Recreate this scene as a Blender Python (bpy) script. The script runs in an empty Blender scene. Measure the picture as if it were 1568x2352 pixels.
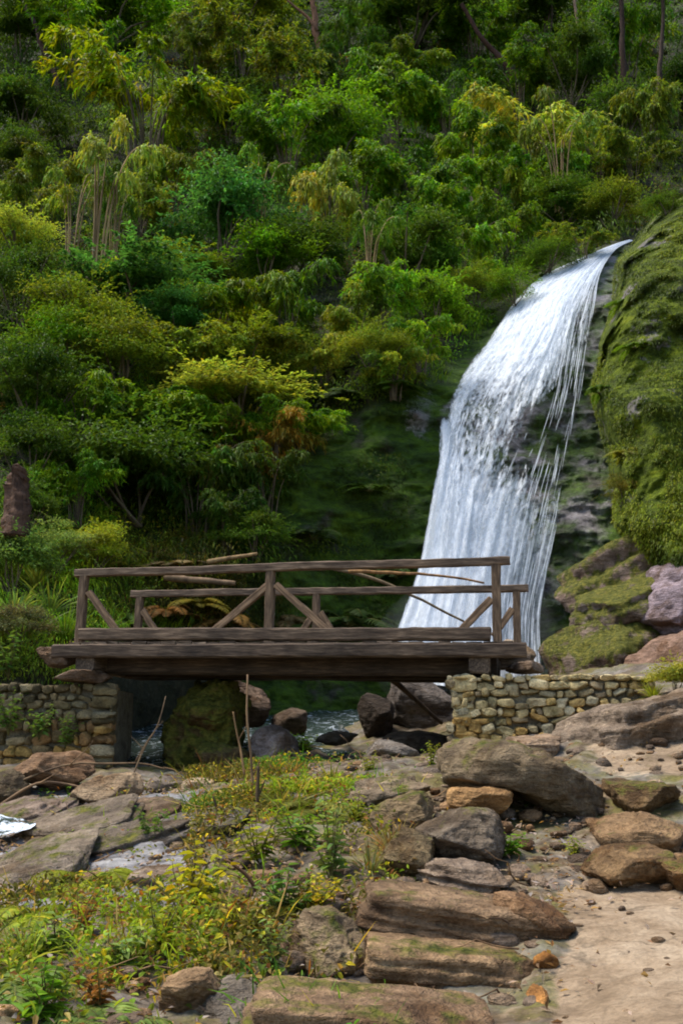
import bpy, bmesh, math, random
import numpy as np
from mathutils import Vector, Matrix

rng = np.random.default_rng(7)
random.seed(7)
S = bpy.context.scene
COL = S.collection
R = math.radians

# ------------------------------------------------------------------ camera model
F, CX, CY = 2287.0, 784.0, 1176.0          # reference frame of 1568 x 2352 units
PITCH = math.atan(524 / F)
CP, SP = math.cos(PITCH), math.sin(PITCH)

def P(u, v, Y):
    """point of the place on the sight line (u, v) at Y metres ahead of the camera"""
    u = np.asarray(u, float); v = np.asarray(v, float); Y = np.asarray(Y, float)
    r = (u - CX) / F; up = (CY - v) / F
    y = CP - up * SP; z = SP + up * CP
    k = Y / y
    return np.stack([r * k, Y + 0 * k, z * k], -1)

def proj(p):
    p = np.asarray(p, float)
    fwd = p[..., 1] * CP + p[..., 2] * SP
    up = -p[..., 1] * SP + p[..., 2] * CP
    fwd = np.maximum(fwd, 0.05)
    return CX + F * p[..., 0] / fwd, CY - F * up / fwd

cam = bpy.data.cameras.new('camera')
cam.sensor_fit = 'VERTICAL'; cam.sensor_height = 36; cam.lens = 36 * F / 2352
cam.clip_end = 500; cam.clip_start = 0.05
co = bpy.data.objects.new('camera', cam); COL.objects.link(co)
co.rotation_euler = (R(90) + PITCH, 0, 0)
S.camera = co

# ------------------------------------------------------------------ noise
def _hash(ix, iy, iz, seed):
    h = (ix * 374761393 + iy * 668265263 + iz * 2147483647 + seed * 974711) & 0xffffffff
    h = ((h ^ (h >> 13)) * 1274126177) & 0xffffffff
    return ((h ^ (h >> 16)) & 0xffff) / 32767.5 - 1.0

def vnoise(p, seed=0):
    p = np.asarray(p, float)
    i = np.floor(p).astype(np.int64); f = p - i
    f = f * f * f * (f * (f * 6 - 15) + 10)
    o = 0
    for dx in (0, 1):
        wx = f[..., 0] if dx else 1 - f[..., 0]
        for dy in (0, 1):
            wy = f[..., 1] if dy else 1 - f[..., 1]
            for dz in (0, 1):
                wz = f[..., 2] if dz else 1 - f[..., 2]
                o = o + wx * wy * wz * _hash(i[..., 0] + dx, i[..., 1] + dy, i[..., 2] + dz, seed)
    return o

def fbm(p, octs=4, seed=0, lac=2.05, gain=0.5):
    p = np.asarray(p, float); a = 1.0; o = 0; t = 0
    for k in range(octs):
        o = o + a * vnoise(p, seed + 17 * k); t += a
        p = p * lac + 3.7; a *= gain
    return o / t

def smooth(a, b, x):
    t = np.clip((x - a) / (b - a), 0, 1)
    return t * t * (3 - 2 * t)

class RBF:
    def __init__(s, pts, vals, sc):
        s.sc = sc; s.p = np.asarray(pts, float) / sc; n = len(s.p)
        A = np.zeros((n + 3, n + 3))
        A[:n, :n] = np.linalg.norm(s.p[:, None] - s.p[None], axis=-1)
        A[:n, n] = 1; A[:n, n + 1:] = s.p; A[n:, :n] = A[:n, n:].T
        b = np.zeros(n + 3); b[:n] = vals
        s.w = np.linalg.solve(A + 1e-9 * np.eye(n + 3), b)
    def __call__(s, q):
        q = np.asarray(q, float) / s.sc; sh = q.shape[:-1]; q = q.reshape(-1, 2)
        out = np.empty(len(q)); n = len(s.p)
        for k in range(0, len(q), 20000):
            c = q[k:k + 20000]
            d = np.linalg.norm(c[:, None] - s.p[None], axis=-1)
            out[k:k + 20000] = d @ s.w[:n] + s.w[n] + c @ s.w[n + 1:]
        return out.reshape(sh)

# ------------------------------------------------------------------ mesh helpers
def mesh_np(name, verts, quads, mat, smooth_sh=True, col=None, attrs=None, tris=None, mi=None):
    verts = np.ascontiguousarray(verts, np.float32)
    quads = np.asarray(quads, np.int32).reshape(-1, 4)
    nt = 0 if tris is None else len(tris)
    me = bpy.data.meshes.new(name)
    me.vertices.add(len(verts)); me.vertices.foreach_set('co', verts.ravel())
    nl = quads.size + nt * 3
    me.loops.add(nl)
    li = quads.ravel() if nt == 0 else np.concatenate([quads.ravel(), np.asarray(tris, np.int32).ravel()])
    me.loops.foreach_set('vertex_index', li.astype(np.int32))
    me.polygons.add(len(quads) + nt)
    ls = np.arange(len(quads), dtype=np.int32) * 4
    if nt: ls = np.concatenate([ls, quads.size + np.arange(nt, dtype=np.int32) * 3])
    me.polygons.foreach_set('loop_start', ls)
    me.polygons.foreach_set('use_smooth', np.full(len(quads) + nt, smooth_sh, dtype=bool))
    for m in (mat if isinstance(mat, (list, tuple)) else [mat]): me.materials.append(m)
    if mi is not None: me.polygons.foreach_set('material_index', np.asarray(mi, np.int32))
    me.update(calc_edges=True)
    if col is not None:
        a = me.attributes.new('tint', 'FLOAT_COLOR', 'POINT')
        c = np.ones((len(verts), 4), np.float32); c[:, :3] = col
        a.data.foreach_set('color', c.ravel())
    for k, val in (attrs or {}).items():
        a = me.attributes.new(k, 'FLOAT', 'POINT')
        a.data.foreach_set('value', np.ascontiguousarray(val, np.float32))
    return me

def link(name, me, parent=None, **kw):
    o = bpy.data.objects.new(name, me); COL.objects.link(o)
    if parent: o.parent = parent
    for k, v in kw.items(): o[k] = v
    return o

def tag(o, label=None, cat=None, group=None, kind=None):
    if label: o['label'] = label
    if cat: o['category'] = cat
    if group: o['group'] = group
    if kind: o['kind'] = kind
    return o

def grid_quads(nr, nc):
    i = np.arange((nr - 1) * (nc - 1)); r = i // (nc - 1); c = i % (nc - 1)
    a = r * nc + c
    return np.stack([a, a + 1, a + nc + 1, a + nc], 1)

class Build:
    """collects pieces into one mesh"""
    def __init__(s): s.v = []; s.q = []; s.c = []; s.n = 0; s.m = []
    def add(s, v, q, c=(1, 1, 1), m=0):
        v = np.asarray(v, float); q = np.asarray(q, int).reshape(-1, 4)
        s.v.append(v); s.q.append(q + s.n); s.n += len(v); s.m.append(np.full(len(q), m))
        s.c.append(np.broadcast_to(np.asarray(c, float), (len(v), 3)))
    def mesh(s, name, mat, sm=True, **kw):
        return mesh_np(name, np.concatenate(s.v), np.concatenate(s.q), mat, sm, col=np.concatenate(s.c), mi=np.concatenate(s.m), **kw)

def tube(path, rad, n=6, noise=0.0, seed=0):
    path = np.asarray(path, float); m = len(path); rad = np.broadcast_to(np.asarray(rad, float), (m,))
    t = np.gradient(path, axis=0); t /= np.linalg.norm(t, axis=1)[:, None] + 1e-9
    ref = np.array([0.31, 0.9, 0.1]); a = np.cross(t, ref); a /= np.linalg.norm(a, axis=1)[:, None] + 1e-9
    b = np.cross(t, a)
    th = np.arange(n) / n * 2 * np.pi
    rr = rad[:, None] * np.ones((m, n))
    if noise: rr = rr * (1 + noise * np.random.default_rng(seed).uniform(-1, 1, (m, n)))
    v = path[:, None] + rr[..., None] * (a[:, None] * np.cos(th)[None, :, None] + b[:, None] * np.sin(th)[None, :, None])
    v = v.reshape(-1, 3); q = []
    for i in range(m - 1):
        for j in range(n):
            k = (j + 1) % n
            q.append((i * n + j, i * n + k, (i + 1) * n + k, (i + 1) * n + j))
    v = np.concatenate([v, path[:1], path[-1:]])
    for j in range(0, n):
        k = (j + 1) % n
        q.append((m * n, k, j, m * n)) if False else None
    q = [x for x in q if x]
    if n % 2 == 0:                       # close both ends with quads fanned from the centre points
        for j in range(0, n, 2):
            q.append((m * n, (j + 2) % n, j + 1, j))
            o = (m - 1) * n
            q.append((m * n + 1, o + j, o + j + 1, o + (j + 2) % n))
    return v, np.array(q)

def curve_pts(pts, n):
    pts = np.asarray(pts, float); t = np.linspace(0, len(pts) - 1, n)
    i = np.clip(t.astype(int), 0, len(pts) - 2); f = (t - i)[:, None]
    p0 = pts[np.maximum(i - 1, 0)]; p1 = pts[i]; p2 = pts[i + 1]; p3 = pts[np.minimum(i + 2, len(pts) - 1)]
    return 0.5 * (2 * p1 + (p2 - p0) * f + (2 * p0 - 5 * p1 + 4 * p2 - p3) * f ** 2 + (3 * p1 - p0 - 3 * p2 + p3) * f ** 3)

_ico = {}
def ico(n):
    if n not in _ico:
        bm = bmesh.new(); bmesh.ops.create_icosphere(bm, subdivisions=n, radius=1)
        v = np.array([x.co[:] for x in bm.verts]); f = np.array([[x.index for x in fc.verts] for fc in bm.faces]); bm.free()
        _ico[n] = (v / np.linalg.norm(v, axis=1)[:, None], f)
    return _ico[n]

# ------------------------------------------------------------------ materials
class NT:
    def __init__(s, name):
        s.m = bpy.data.materials.new(name); s.m.use_nodes = True
        s.t = s.m.node_tree; s.t.nodes.clear()
    def n(s, typ, **kw):
        nd = s.t.nodes.new(typ)
        ins = kw.pop('ins', {})
        for k, v in kw.items(): setattr(nd, k, v)
        for k, v in ins.items(): s.put(nd.inputs[k], v)
        return nd
    def put(s, sock, v):
        if hasattr(v, 'is_output') or isinstance(v, bpy.types.NodeSocket): s.t.links.new(v, sock)
        else:
            if isinstance(v, (tuple, list)) and sock.type == 'RGBA' and len(v) == 3: v = tuple(v) + (1,)
            sock.default_value = v
    def attr(s, name, typ='GEOMETRY'):
        return s.n('ShaderNodeAttribute', attribute_name=name, attribute_type=typ)
    def noise(s, scale, detail=5, rough=.55, vec=None, dist=0.0):
        nd = s.n('ShaderNodeTexNoise', ins={'Scale': scale, 'Detail': detail, 'Roughness': rough, 'Distortion': dist})
        if vec is not None: s.put(nd.inputs['Vector'], vec)
        return nd.outputs['Fac']
    def ramp(s, fac, *stops):
        nd = s.n('ShaderNodeValToRGB'); s.put(nd.inputs[0], fac); e = nd.color_ramp.elements
        while len(e) < len(stops): e.new(0.5)
        for el, (p, c) in zip(e, stops):
            el.position = p; el.color = tuple(c) + (1,) if isinstance(c, (tuple, list)) else (c, c, c, 1)
        return nd.outputs[0]
    def math(s, op, a, b=0.0, c=0.0, clamp=False):
        nd = s.n('ShaderNodeMath', operation=op, use_clamp=clamp)
        for k, v in enumerate((a, b, c)): s.put(nd.inputs[k], v)
        return nd.outputs[0]
    def mix(s, fac, a, b, typ='MIX'):
        nd = s.n('ShaderNodeMix', data_type='RGBA', blend_type=typ)
        s.put(nd.inputs[0], fac); s.put(nd.inputs[6], a); s.put(nd.inputs[7], b)
        return nd.outputs[2]
    def bump(s, h, strength=.5, dist=.05, nrm=None):
        nd = s.n('ShaderNodeBump', ins={'Strength': strength, 'Distance': dist}); s.put(nd.inputs['Height'], h)
        if nrm is not None: s.put(nd.inputs['Normal'], nrm)
        return nd.outputs[0]
    def pos(s, scale=(1, 1, 1), obj=True):
        tc = s.n('ShaderNodeTexCoord')
        if scale == (1, 1, 1): return tc.outputs['Object']
        mp = s.n('ShaderNodeMapping'); mp.inputs['Scale'].default_value = scale
        s.put(mp.inputs[0], tc.outputs['Object']); return mp.outputs[0]
    def out(s, sh):
        o = s.n('ShaderNodeOutputMaterial'); s.put(o.inputs['Surface'], sh); return s.m
    def principled(s, col, rough=.8, nrm=None, spec=.3, **kw):
        nd = s.n('ShaderNodeBsdfPrincipled', ins={'Base Color': col, 'Roughness': rough, 'Specular IOR Level': spec})
        if nrm is not None: s.put(nd.inputs['Normal'], nrm)
        for k, v in kw.items(): s.put(nd.inputs[k], v)
        return nd.outputs[0]

def leaf_material(name, trans=.42, rough=.55, spec=.16):
    t = NT(name)
    oc = t.n('ShaderNodeObjectInfo').outputs['Color']
    c = t.mix(1.0, oc, t.attr('tint').outputs['Color'], 'MULTIPLY')
    sh = t.principled(c, rough, spec=spec)
    tl = t.n('ShaderNodeBsdfTranslucent'); t.put(tl.inputs[0], t.mix(1.0, c, (1.25, 1.2, .7), 'MULTIPLY'))
    mx = t.n('ShaderNodeMixShader', ins={0: trans}); t.put(mx.inputs[1], sh); t.put(mx.inputs[2], tl.outputs[0])
    return t.out(mx.outputs[0])

M_LEAF = leaf_material('leaf')
def stem_material():
    t = NT('stem'); c = t.ramp(t.noise(9, 4, vec=t.pos((1, 1, .3))), (.3, (.045, .03, .018)), (.7, (.2, .15, .085)))
    c = t.mix(1.0, c, t.attr('tint').outputs['Color'], 'MULTIPLY')
    return t.out(t.principled(c, .8))
M_STEM = stem_material()

def rock_material(name='rock'):
    t = NT(name)
    base = t.mix(1.0, t.n('ShaderNodeObjectInfo').outputs['Color'], t.attr('tint').outputs['Color'], 'MULTIPLY')
    base = t.mix(1.0, base, (1.18, 1.02, .82, 1), 'MULTIPLY')
    p = t.n('ShaderNodeNewGeometry').outputs['Position']
    n1 = t.noise(2.2, 8, .62, p); n2 = t.noise(11, 6, .65, p, .4); n3 = t.noise(60, 3, .6, p)
    mp = t.n('ShaderNodeMapping'); mp.inputs['Scale'].default_value = (1.6, 1.6, 9); mp.inputs['Rotation'].default_value = (0, R(9), 0); t.put(mp.inputs[0], p)
    st = t.noise(2.5, 6, .6, mp.outputs[0], .6)
    c = t.mix(1.0, base, t.ramp(n1, (.28, (.42, .40, .40)), (.5, (.9, .88, .86)), (.72, (1.35, 1.32, 1.28))), 'MULTIPLY')
    c = t.mix(.75, c, t.mix(1.0, c, t.ramp(n2, (.3, (.5, .45, .4)), (.55, (1.05, 1.03, 1)), (.75, (1.5, 1.5, 1.5))), 'MULTIPLY'))
    c = t.mix(.55, c, t.mix(1.0, c, t.ramp(st, (.35, (.45, .40, .36)), (.55, (1.1, 1.1, 1.1))), 'MULTIPLY'))
    c = t.mix(.5, c, t.mix(1.0, c, t.ramp(n3, (.35, .55), (.65, 1.4)), 'MULTIPLY'))
    c = t.mix(t.ramp(t.noise(1.5, 7, .66, p, .5), (.50, 0.), (.60, .82)), c, t.mix(1.0, c, (.42, .33, .22, 1), 'MULTIPLY'))
    # moss on the upward faces, patchy
    nz = t.n('ShaderNodeSeparateXYZ'); t.put(nz.inputs[0], t.n('ShaderNodeNewGeometry').outputs['Normal'])
    mo = t.attr('moss', 'OBJECT').outputs['Fac']
    mf = t.math('ADD', t.math('MULTIPLY', nz.outputs[2], .22), t.math('MULTIPLY', t.noise(3.2, 7, .7, p), 1.3))
    mf = t.math('ADD', mf, t.math('SUBTRACT', mo, 1.2))
    mf = t.math('MULTIPLY', mf, 7, clamp=True)
    mc = t.ramp(t.noise(14, 5, .65, p), (.3, (.03, .04, .006)), (.5, (.10, .10, .012)), (.7, (.22, .19, .03)))
    c = t.mix(mf, c, mc)
    h = t.math('ADD', t.math('MULTIPLY', n2, .6), t.math('MULTIPLY', st, .5))
    h = t.math('ADD', h, t.math('MULTIPLY', n3, .18))
    return t.out(t.principled(c, t.ramp(n2, (.3, .65), (.7, .92)), t.bump(h, 1.0, .14), .2))
M_ROCK = rock_material()

def wood_material():
    t = NT('weathered_wood')
    tc = t.n('ShaderNodeTexCoord')
    mp = t.n('ShaderNodeMapping'); mp.inputs['Scale'].default_value = (1.2, 14, 14); t.put(mp.inputs[0], tc.outputs['Object'])
    g = t.noise(3, 7, .65, mp.outputs[0], .4)
    big = t.noise(1.3, 4, .6, tc.outputs['Object'])
    c = t.ramp(g, (.28, (.028, .019, .013)), (.5, (.108, .08, .057)), (.72, (.26, .2, .145)))
    c = t.mix(1.0, c, t.ramp(big, (.35, (.55, .52, .5)), (.65, (1.25, 1.15, 1.05))), 'MULTIPLY')
    c = t.mix(1.0, c, t.attr('tint').outputs['Color'], 'MULTIPLY')
    return t.out(t.principled(c, .8, t.bump(g, .6, .012), .25))
M_WOOD = wood_material()

# ------------------------------------------------------------------ terrain depth
hill_pts = [
 (-900,1900,9),(-900,1500,11),(-900,900,17),(-900,300,28),(-900,-500,52),
 (-300,1800,11.5),(-300,1500,12.6),(-300,1100,16),(-300,600,24),(-300,0,44),(-300,-700,80),
 (0,1800,12.8),(0,1570,13.2),(0,1400,14.6),(0,1250,15.8),(0,900,20),(0,600,26),(0,300,35),(0,0,50),(0,-700,90),
 (200,1570,13.8),(200,1400,15.6),(270,1700,15.5),
 (330,1700,17),(300,1450,16.6),(300,1300,17.4),(300,1250,18.8),(300,900,22),(300,600,28),(300,300,37),(300,0,52),
 (560,1300,18.2),(560,1265,19.6),(450,1300,17.8),(450,1262,19.2),
 (600,1700,18),(600,1500,18.6),(600,1200,20),(600,1000,21.0),(600,800,24),(600,600,29),(600,300,40),(600,0,55),(600,-700,95),
 (750,1000,21.2),(740,900,23.0),(820,950,21.6),(700,1100,20.2),(800,1080,20.6),(860,880,21.3),
 (900,1650,18.8),(900,1450,19.8),(900,1250,20.8),(900,950,21.2),(900,830,21.9),(900,600,30),(900,300,43),(900,0,57),
 (985,950,21.6),(1030,900,22.2),(1010,800,25),(1130,720,27.5),(1200,620,30.5),(1290,560,33),
 (1000,1500,19.6),(1000,1200,20.7),(1200,1500,19.6),(1200,1200,20.6),(1200,900,22.4),(1180,780,23.8),(1280,690,25.3),(1350,625,27.2),(1412,570,29.5),(1470,520,33),
 (1300,1500,19.2),(1330,1200,20.3),(1350,1000,21.5),(1370,800,23.2),(1400,680,25.2),
 (1200,400,38),(1200,0,58),(1450,420,37),(1568,300,42),(1568,0,58),(1568,-700,95),(1500,1400,19),(1500,1000,21.5),(1600,700,26),
 (1900,1500,17),(1900,900,23),(1900,400,35),(1900,0,52),(2500,1500,15),(2500,800,22),(2500,0,46),(2500,-700,80),(900,-700,98)]
hill_pts = np.array(hill_pts, float)
_hr = RBF(hill_pts[:, :2], np.log(hill_pts[:, 2]), 1000.)
def hillY(u, v): return np.exp(_hr(np.stack(np.broadcast_arrays(np.asarray(u, float), np.asarray(v, float)), -1)))

G = [ # ground: u, v, Y
 (784,2352,4.8),(0,2352,4.2),(1568,2352,4.1),(-600,2352,4.2),(2200,2352,4.1),(400,2352,4.5),(1150,2352,4.65),
 (1568,2050,6.1),(1300,2120,5.6),(1400,1970,7.2),(1450,1860,8.3),(1450,1765,9.4),(1500,1660,10.6),(1300,1695,11),(1568,1600,11.6),(1900,1600,11),(1900,1900,7.5),
 (1000,1900,7.6),(1000,1765,10),(800,1900,7.8),(830,1745,10.4),(700,1780,9.8),(600,1885,8),(590,1800,9.6),(400,1900,8.2),(400,1815,10),
 (200,1905,8.4),(200,1840,10),(20,1925,8.9),(40,1870,10.2),(0,2050,6.9),(300,2060,6.5),(700,2100,5.9),(950,2060,6.1),(1100,2000,6.7),
 (-400,1960,8.5),(-400,2080,6.8),(-400,1850,11),(0,1780,11.6),
 (560,1790,12.2),(700,1770,12.5),(800,1700,14.5),(950,1710,13.6),(1000,1740,12),(400,1770,12.6),(250,1760,12.6),(60,1745,12.4),(300,1755,14.5),
 (1100,1700,12.2),(1300,1640,12.2),(1500,1560,13),(1500,1520,15),(1200,1560,15.5),
 (800,1660,18),(1000,1640,18),(500,1720,17),(1200,1600,18),(800,1640,22),(300,1700,20),(1400,1560,20),(-400,1720,16)]
G = np.array(G, float); GP = P(G[:, 0], G[:, 1], G[:, 2])
extra = np.array([(-3, 0.5, -1.55), (3, 0.5, -1.5), (0, 1.5, -1.5), (-8, 2, -1.8), (8, 2, -1.0), (0, -4, -1.7), (9, 8, .6), (10, 12, 1.4), (-10, -4, -2), (10, -4, -1.4)])
GP = np.concatenate([GP, extra])
_gr = RBF(GP[:, :2], GP[:, 2], 1.)
def groundZ(x, y): return _gr(np.stack(np.broadcast_arrays(np.asarray(x, float), np.asarray(y, float)), -1))

def ground_hit(u, v):
    """where the sight line meets the ground"""
    Y = np.linspace(3, 18, 400)
    p = P(np.full(400, u), np.full(400, v), Y)
    d = p[:, 2] - groundZ(p[:, 0], p[:, 1])
    k = np.argmax(d < 0) if (d < 0).any() else 399
    return p[k]

# ---- ground sheet
def build_ground():
    xs = np.concatenate([np.linspace(-14, -4.5, 40)[:-1], np.linspace(-4.5, 4.5, 300), np.linspace(4.5, 14, 40)[1:]])
    ys = np.concatenate([np.linspace(-5, 3.5, 30)[:-1], np.linspace(3.5, 13.5, 330), np.linspace(13.5, 22, 50)[1:]])
    X, Yg = np.meshgrid(xs, ys); Z = groundZ(X, Yg)
    p3 = np.stack([X, Yg, Z], -1); u, v = proj(p3)
    wob = 60 * fbm(p3 * 1.3, 3, 5)
    low = smooth(1235, 1300, u + wob - np.clip((2352 - v) * .12, 0, 40)) * smooth(2020, 2075, v + .25 * (u - 1300) + .5 * wob)
    up = smooth(1330, 1420, u + wob) * smooth(1560, 1620, v) * smooth(1810, 1760, v) * .75
    soilp = .3 * smooth(1010, 1100, u + wob) * smooth(1780, 1830, v)
    path = np.maximum(np.maximum(low, up), soilp)
    rough = (1 - .75 * path)
    Z = Z + rough * (.09 * fbm(p3 * 1.6, 4, 1) + .05 * fbm(p3 * 6, 4, 2)) + .02 * fbm(p3 * np.array([5, 5, 5]), 5, 3)
    # tilted beds of rock at the left: small steps along the dip
    bed = smooth(520, 300, u) * smooth(1800, 1850, v) * smooth(2150, 2030, v)
    ph = (X * .35 + Yg * .9) * 3.2 + .5 * fbm(p3 * 1.1, 3, 9)
    Z = Z + bed * .07 * (ph - np.floor(ph) - .5)
    me = mesh_np('ground', np.stack([X, Yg, Z], -1).reshape(-1, 3), grid_quads(len(ys), len(xs)), ground_material(), attrs={
        'path': path.ravel(), 'bed': bed.ravel()})
    o = link('ground', me); tag(o, 'stony ground of beige path, tilted grey rock and soil in the foreground', 'ground', kind='structure')
    return o

def ground_material():
    t = NT('ground')
    p = t.n('ShaderNodeNewGeometry').outputs['Position']
    path = t.attr('path').outputs['Fac']; bed = t.attr('bed').outputs['Fac']
    n1 = t.noise(1.6, 7, .62, p); n2 = t.noise(8, 7, .65, p, .5); n3 = t.noise(45, 4, .65, p)
    mp = t.n('ShaderNodeMapping'); mp.inputs['Scale'].default_value = (1.2, 5, 6); mp.inputs['Rotation'].default_value = (0, 0, R(-22)); t.put(mp.inputs[0], p)
    st = t.noise(2.2, 7, .62, mp.outputs[0], .4)
    soil = t.ramp(n2, (.3, (.035, .022, .012)), (.5, (.11, .075, .04)), (.7, (.24, .18, .11)))
    moss = t.ramp(n3, (.3, (.045, .045, .008)), (.6, (.16, .14, .03)))
    soil = t.mix(t.ramp(t.noise(2.4, 6, .7, p), (.45, 0.), (.6, .8)), soil, moss)
    beige = t.ramp(n1, (.3, (.14, .097, .058)), (.5, (.275, .196, .122)), (.7, (.38, .29, .195)))
    beige = t.mix(.4, beige, t.mix(1.0, beige, t.ramp(st, (.35, (.55, .5, .45)), (.6, (1.1, 1.1, 1.1))), 'MULTIPLY'))
    vo = t.n('ShaderNodeTexVoronoi', feature='DISTANCE_TO_EDGE', ins={'Scale': 1.1}); wv = t.n('ShaderNodeVectorMath', operation='ADD'); t.put(wv.inputs[0], p); wn = t.n('ShaderNodeTexNoise', ins={'Scale': 2.2, 'Detail': 6}); t.put(wn.inputs['Vector'], p); t.put(wv.inputs[1], wn.outputs['Color']); t.put(vo.inputs['Vector'], wv.outputs[0])
    crk = t.ramp(vo.outputs['Distance'], (.0, .45), (.022, 1.))
    beige = t.mix(t.math('MULTIPLY', t.ramp(n1, (.45, 0.), (.6, 1.)), .8), beige, t.mix(1.0, beige, crk, 'MULTIPLY'))
    beige = t.mix(.6, beige, t.mix(1.0, beige, t.ramp(n2, (.32, (.6, .55, .5)), (.6, (1.1, 1.1, 1.1))), 'MULTIPLY'))
    beige = t.mix(.5, beige, t.mix(1.0, beige, t.ramp(n3, (.35, .6), (.6, 1.2)), 'MULTIPLY'))
    grey = t.ramp(st, (.3, (.06, .055, .055)), (.5, (.21, .195, .19)), (.7, (.36, .34, .32)))
    grey = t.mix(.6, grey, t.mix(1.0, grey, t.ramp(n2, (.35, .5), (.6, 1.25)), 'MULTIPLY'))
    c = t.mix(t.math('MULTIPLY', t.math('ADD', bed, t.math('SUBTRACT', n1, .45)), 2.5, clamp=True), soil, grey)
    pf = t.math('MULTIPLY', t.math('ADD', t.math('SUBTRACT', path, .5), t.math('MULTIPLY', t.math('SUBTRACT', n2, .5), 1.4)), 3.0)
    pf = t.math('ADD', pf, .5, clamp=True)
    c = t.mix(pf, c, beige)
    h = t.math('ADD', t.math('MULTIPLY', n2, .5), t.math('ADD', t.math('MULTIPLY', st, .6), t.math('MULTIPLY', n3, .15)))
    return t.out(t.principled(c, .88, t.bump(h, .8, .06), .25))

# ---- hillside and cliff
def hill_zone(u, v):
    """1 where the steep slope is bare: mossy cliff and wet rock about the fall"""
    L = np.interp(v, [560, 640, 720, 850, 930, 1100, 1300, 1700], [1390, 1225, 1150, 1000, 860, 640, 585, 560])
    c = smooth(-50, 40, u - L) * smooth(540, 620, v)
    return c

def build_hill():
    us = np.concatenate([np.linspace(-900, -60, 50)[:-1], np.linspace(-60, 1640, 340), np.linspace(1640, 2500, 40)[1:]])
    vs = np.concatenate([np.linspace(-700, -20, 30)[:-1], np.linspace(-20, 500, 90)[:-1], np.linspace(500, 1720, 330), np.linspace(1720, 1900, 10)[1:]])
    U, V = np.meshgrid(us, vs); Yh = hillY(U, V)
    p3 = P(U, V, Yh)
    bare = hill_zone(U, V)
    # streak direction of the moss beds: dipping to the lower left
    d = .45 * fbm(p3 * .7, 4, 21) + bare * (.5 * fbm(p3 * np.array([.9, .9, 2.2]), 4, 22) + .14 * fbm(p3 * 5, 4, 23))
    d += (1 - bare) * .35 * fbm(p3 * 1.8, 3, 25)
    Yh = Yh * (1 + d / 24)
    p3 = P(U, V, Yh)
    u2, v2 = U, V
    # wet grey rock round the fall
    Lf = np.interp(v2, [560, 597, 640, 700, 785, 850, 905, 960, 1040, 1120, 1300, 1390, 1550], [1420, 1330, 1250, 1190, 1135, 1080, 1045, 1000, 1020, 1010, 975, 945, 900])
    Rf = np.interp(v2, [560, 640, 700, 900, 1100, 1240, 1400, 1600], [1420, 1430, 1430, 1420, 1440, 1400, 1300, 1300])
    rock = smooth(-25, 20, u2 - Lf) * smooth(25, -25, u2 - Rf) * smooth(540, 580, v2)
    ledge = np.exp(-(((u2 - 965) / 45) ** 2 + ((v2 - 950) / 70) ** 2))
    rock = np.maximum(rock, ledge)
    me = mesh_np('hillside', p3.reshape(-1, 3), grid_quads(len(vs), len(us))[:, ::-1], hill_material(), attrs={
        'bare': bare.ravel(), 'wet': rock.ravel()})
    o = link('hillside', me); tag(o, 'steep forested slope with a dark mossy cliff around the waterfall', 'hillside', kind='structure')
    return o

def moss_color(t, p, scale=1.0):
    mp = t.n('ShaderNodeMapping'); mp.inputs['Scale'].default_value = (1.0, 1.0, 2.8); mp.inputs['Rotation'].default_value = (0, R(-32), 0); t.put(mp.inputs[0], p)
    s1 = t.noise(1.5 * scale, 8, .68, mp.outputs[0], .5); s2 = t.noise(9 * scale, 6, .7, p)
    c = t.ramp(s1, (.28, (.010, .016, .002)), (.44, (.04, .06, .003)), (.58, (.085, .12, .005)), (.75, (.17, .19, .010)))
    c = t.mix(.7, c, t.mix(1.0, c, t.ramp(s2, (.32, (.4, .4, .4)), (.55, (1, 1, 1)), (.75, (1.6, 1.5, 1.4))), 'MULTIPLY'))
    return c, t.math('ADD', t.math('MULTIPLY', s1, .8), t.math('MULTIPLY', s2, .5))

def hill_material():
    t = NT('hillside')
    p = t.n('ShaderNodeNewGeometry').outputs['Position']
    n1 = t.noise(.9, 8, .65, p); n2 = t.noise(6, 6, .68, p, .4)
    soil = t.ramp(n2, (.3, (.012, .012, .005)), (.5, (.035, .035, .012)), (.7, (.075, .06, .028)))
    mc, mh = moss_color(t, p)
    mc = t.mix(1.0, mc, (.85, 1.15, .6, 1), 'MULTIPLY')
    mc = t.mix(t.ramp(n1, (.56, 0.), (.66, .8)), mc, t.ramp(n2, (.35, (.025, .018, .014)), (.65, (.13, .10, .085))))
    rk = t.ramp(n2, (.3, (.06, .052, .055)), (.5, (.25, .22, .225)), (.7, (.46, .41, .415)))
    rk = t.mix(t.ramp(n1, (.40, 0.), (.52, .92)), rk, mc)
    c = t.mix(t.attr('bare').outputs['Fac'], soil, mc)
    wf = t.math('MULTIPLY', t.math('ADD', t.attr('wet').outputs['Fac'], t.math('SUBTRACT', t.math('MULTIPLY', n2, 1.2), 1.1)), 3, clamp=True)
    c = t.mix(wf, c, rk)
    rg = t.math('SUBTRACT', .9, t.math('MULTIPLY', wf, .5))
    return t.out(t.principled(c, rg, t.bump(t.math('ADD', mh, n2), .9, .16), .35))

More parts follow.
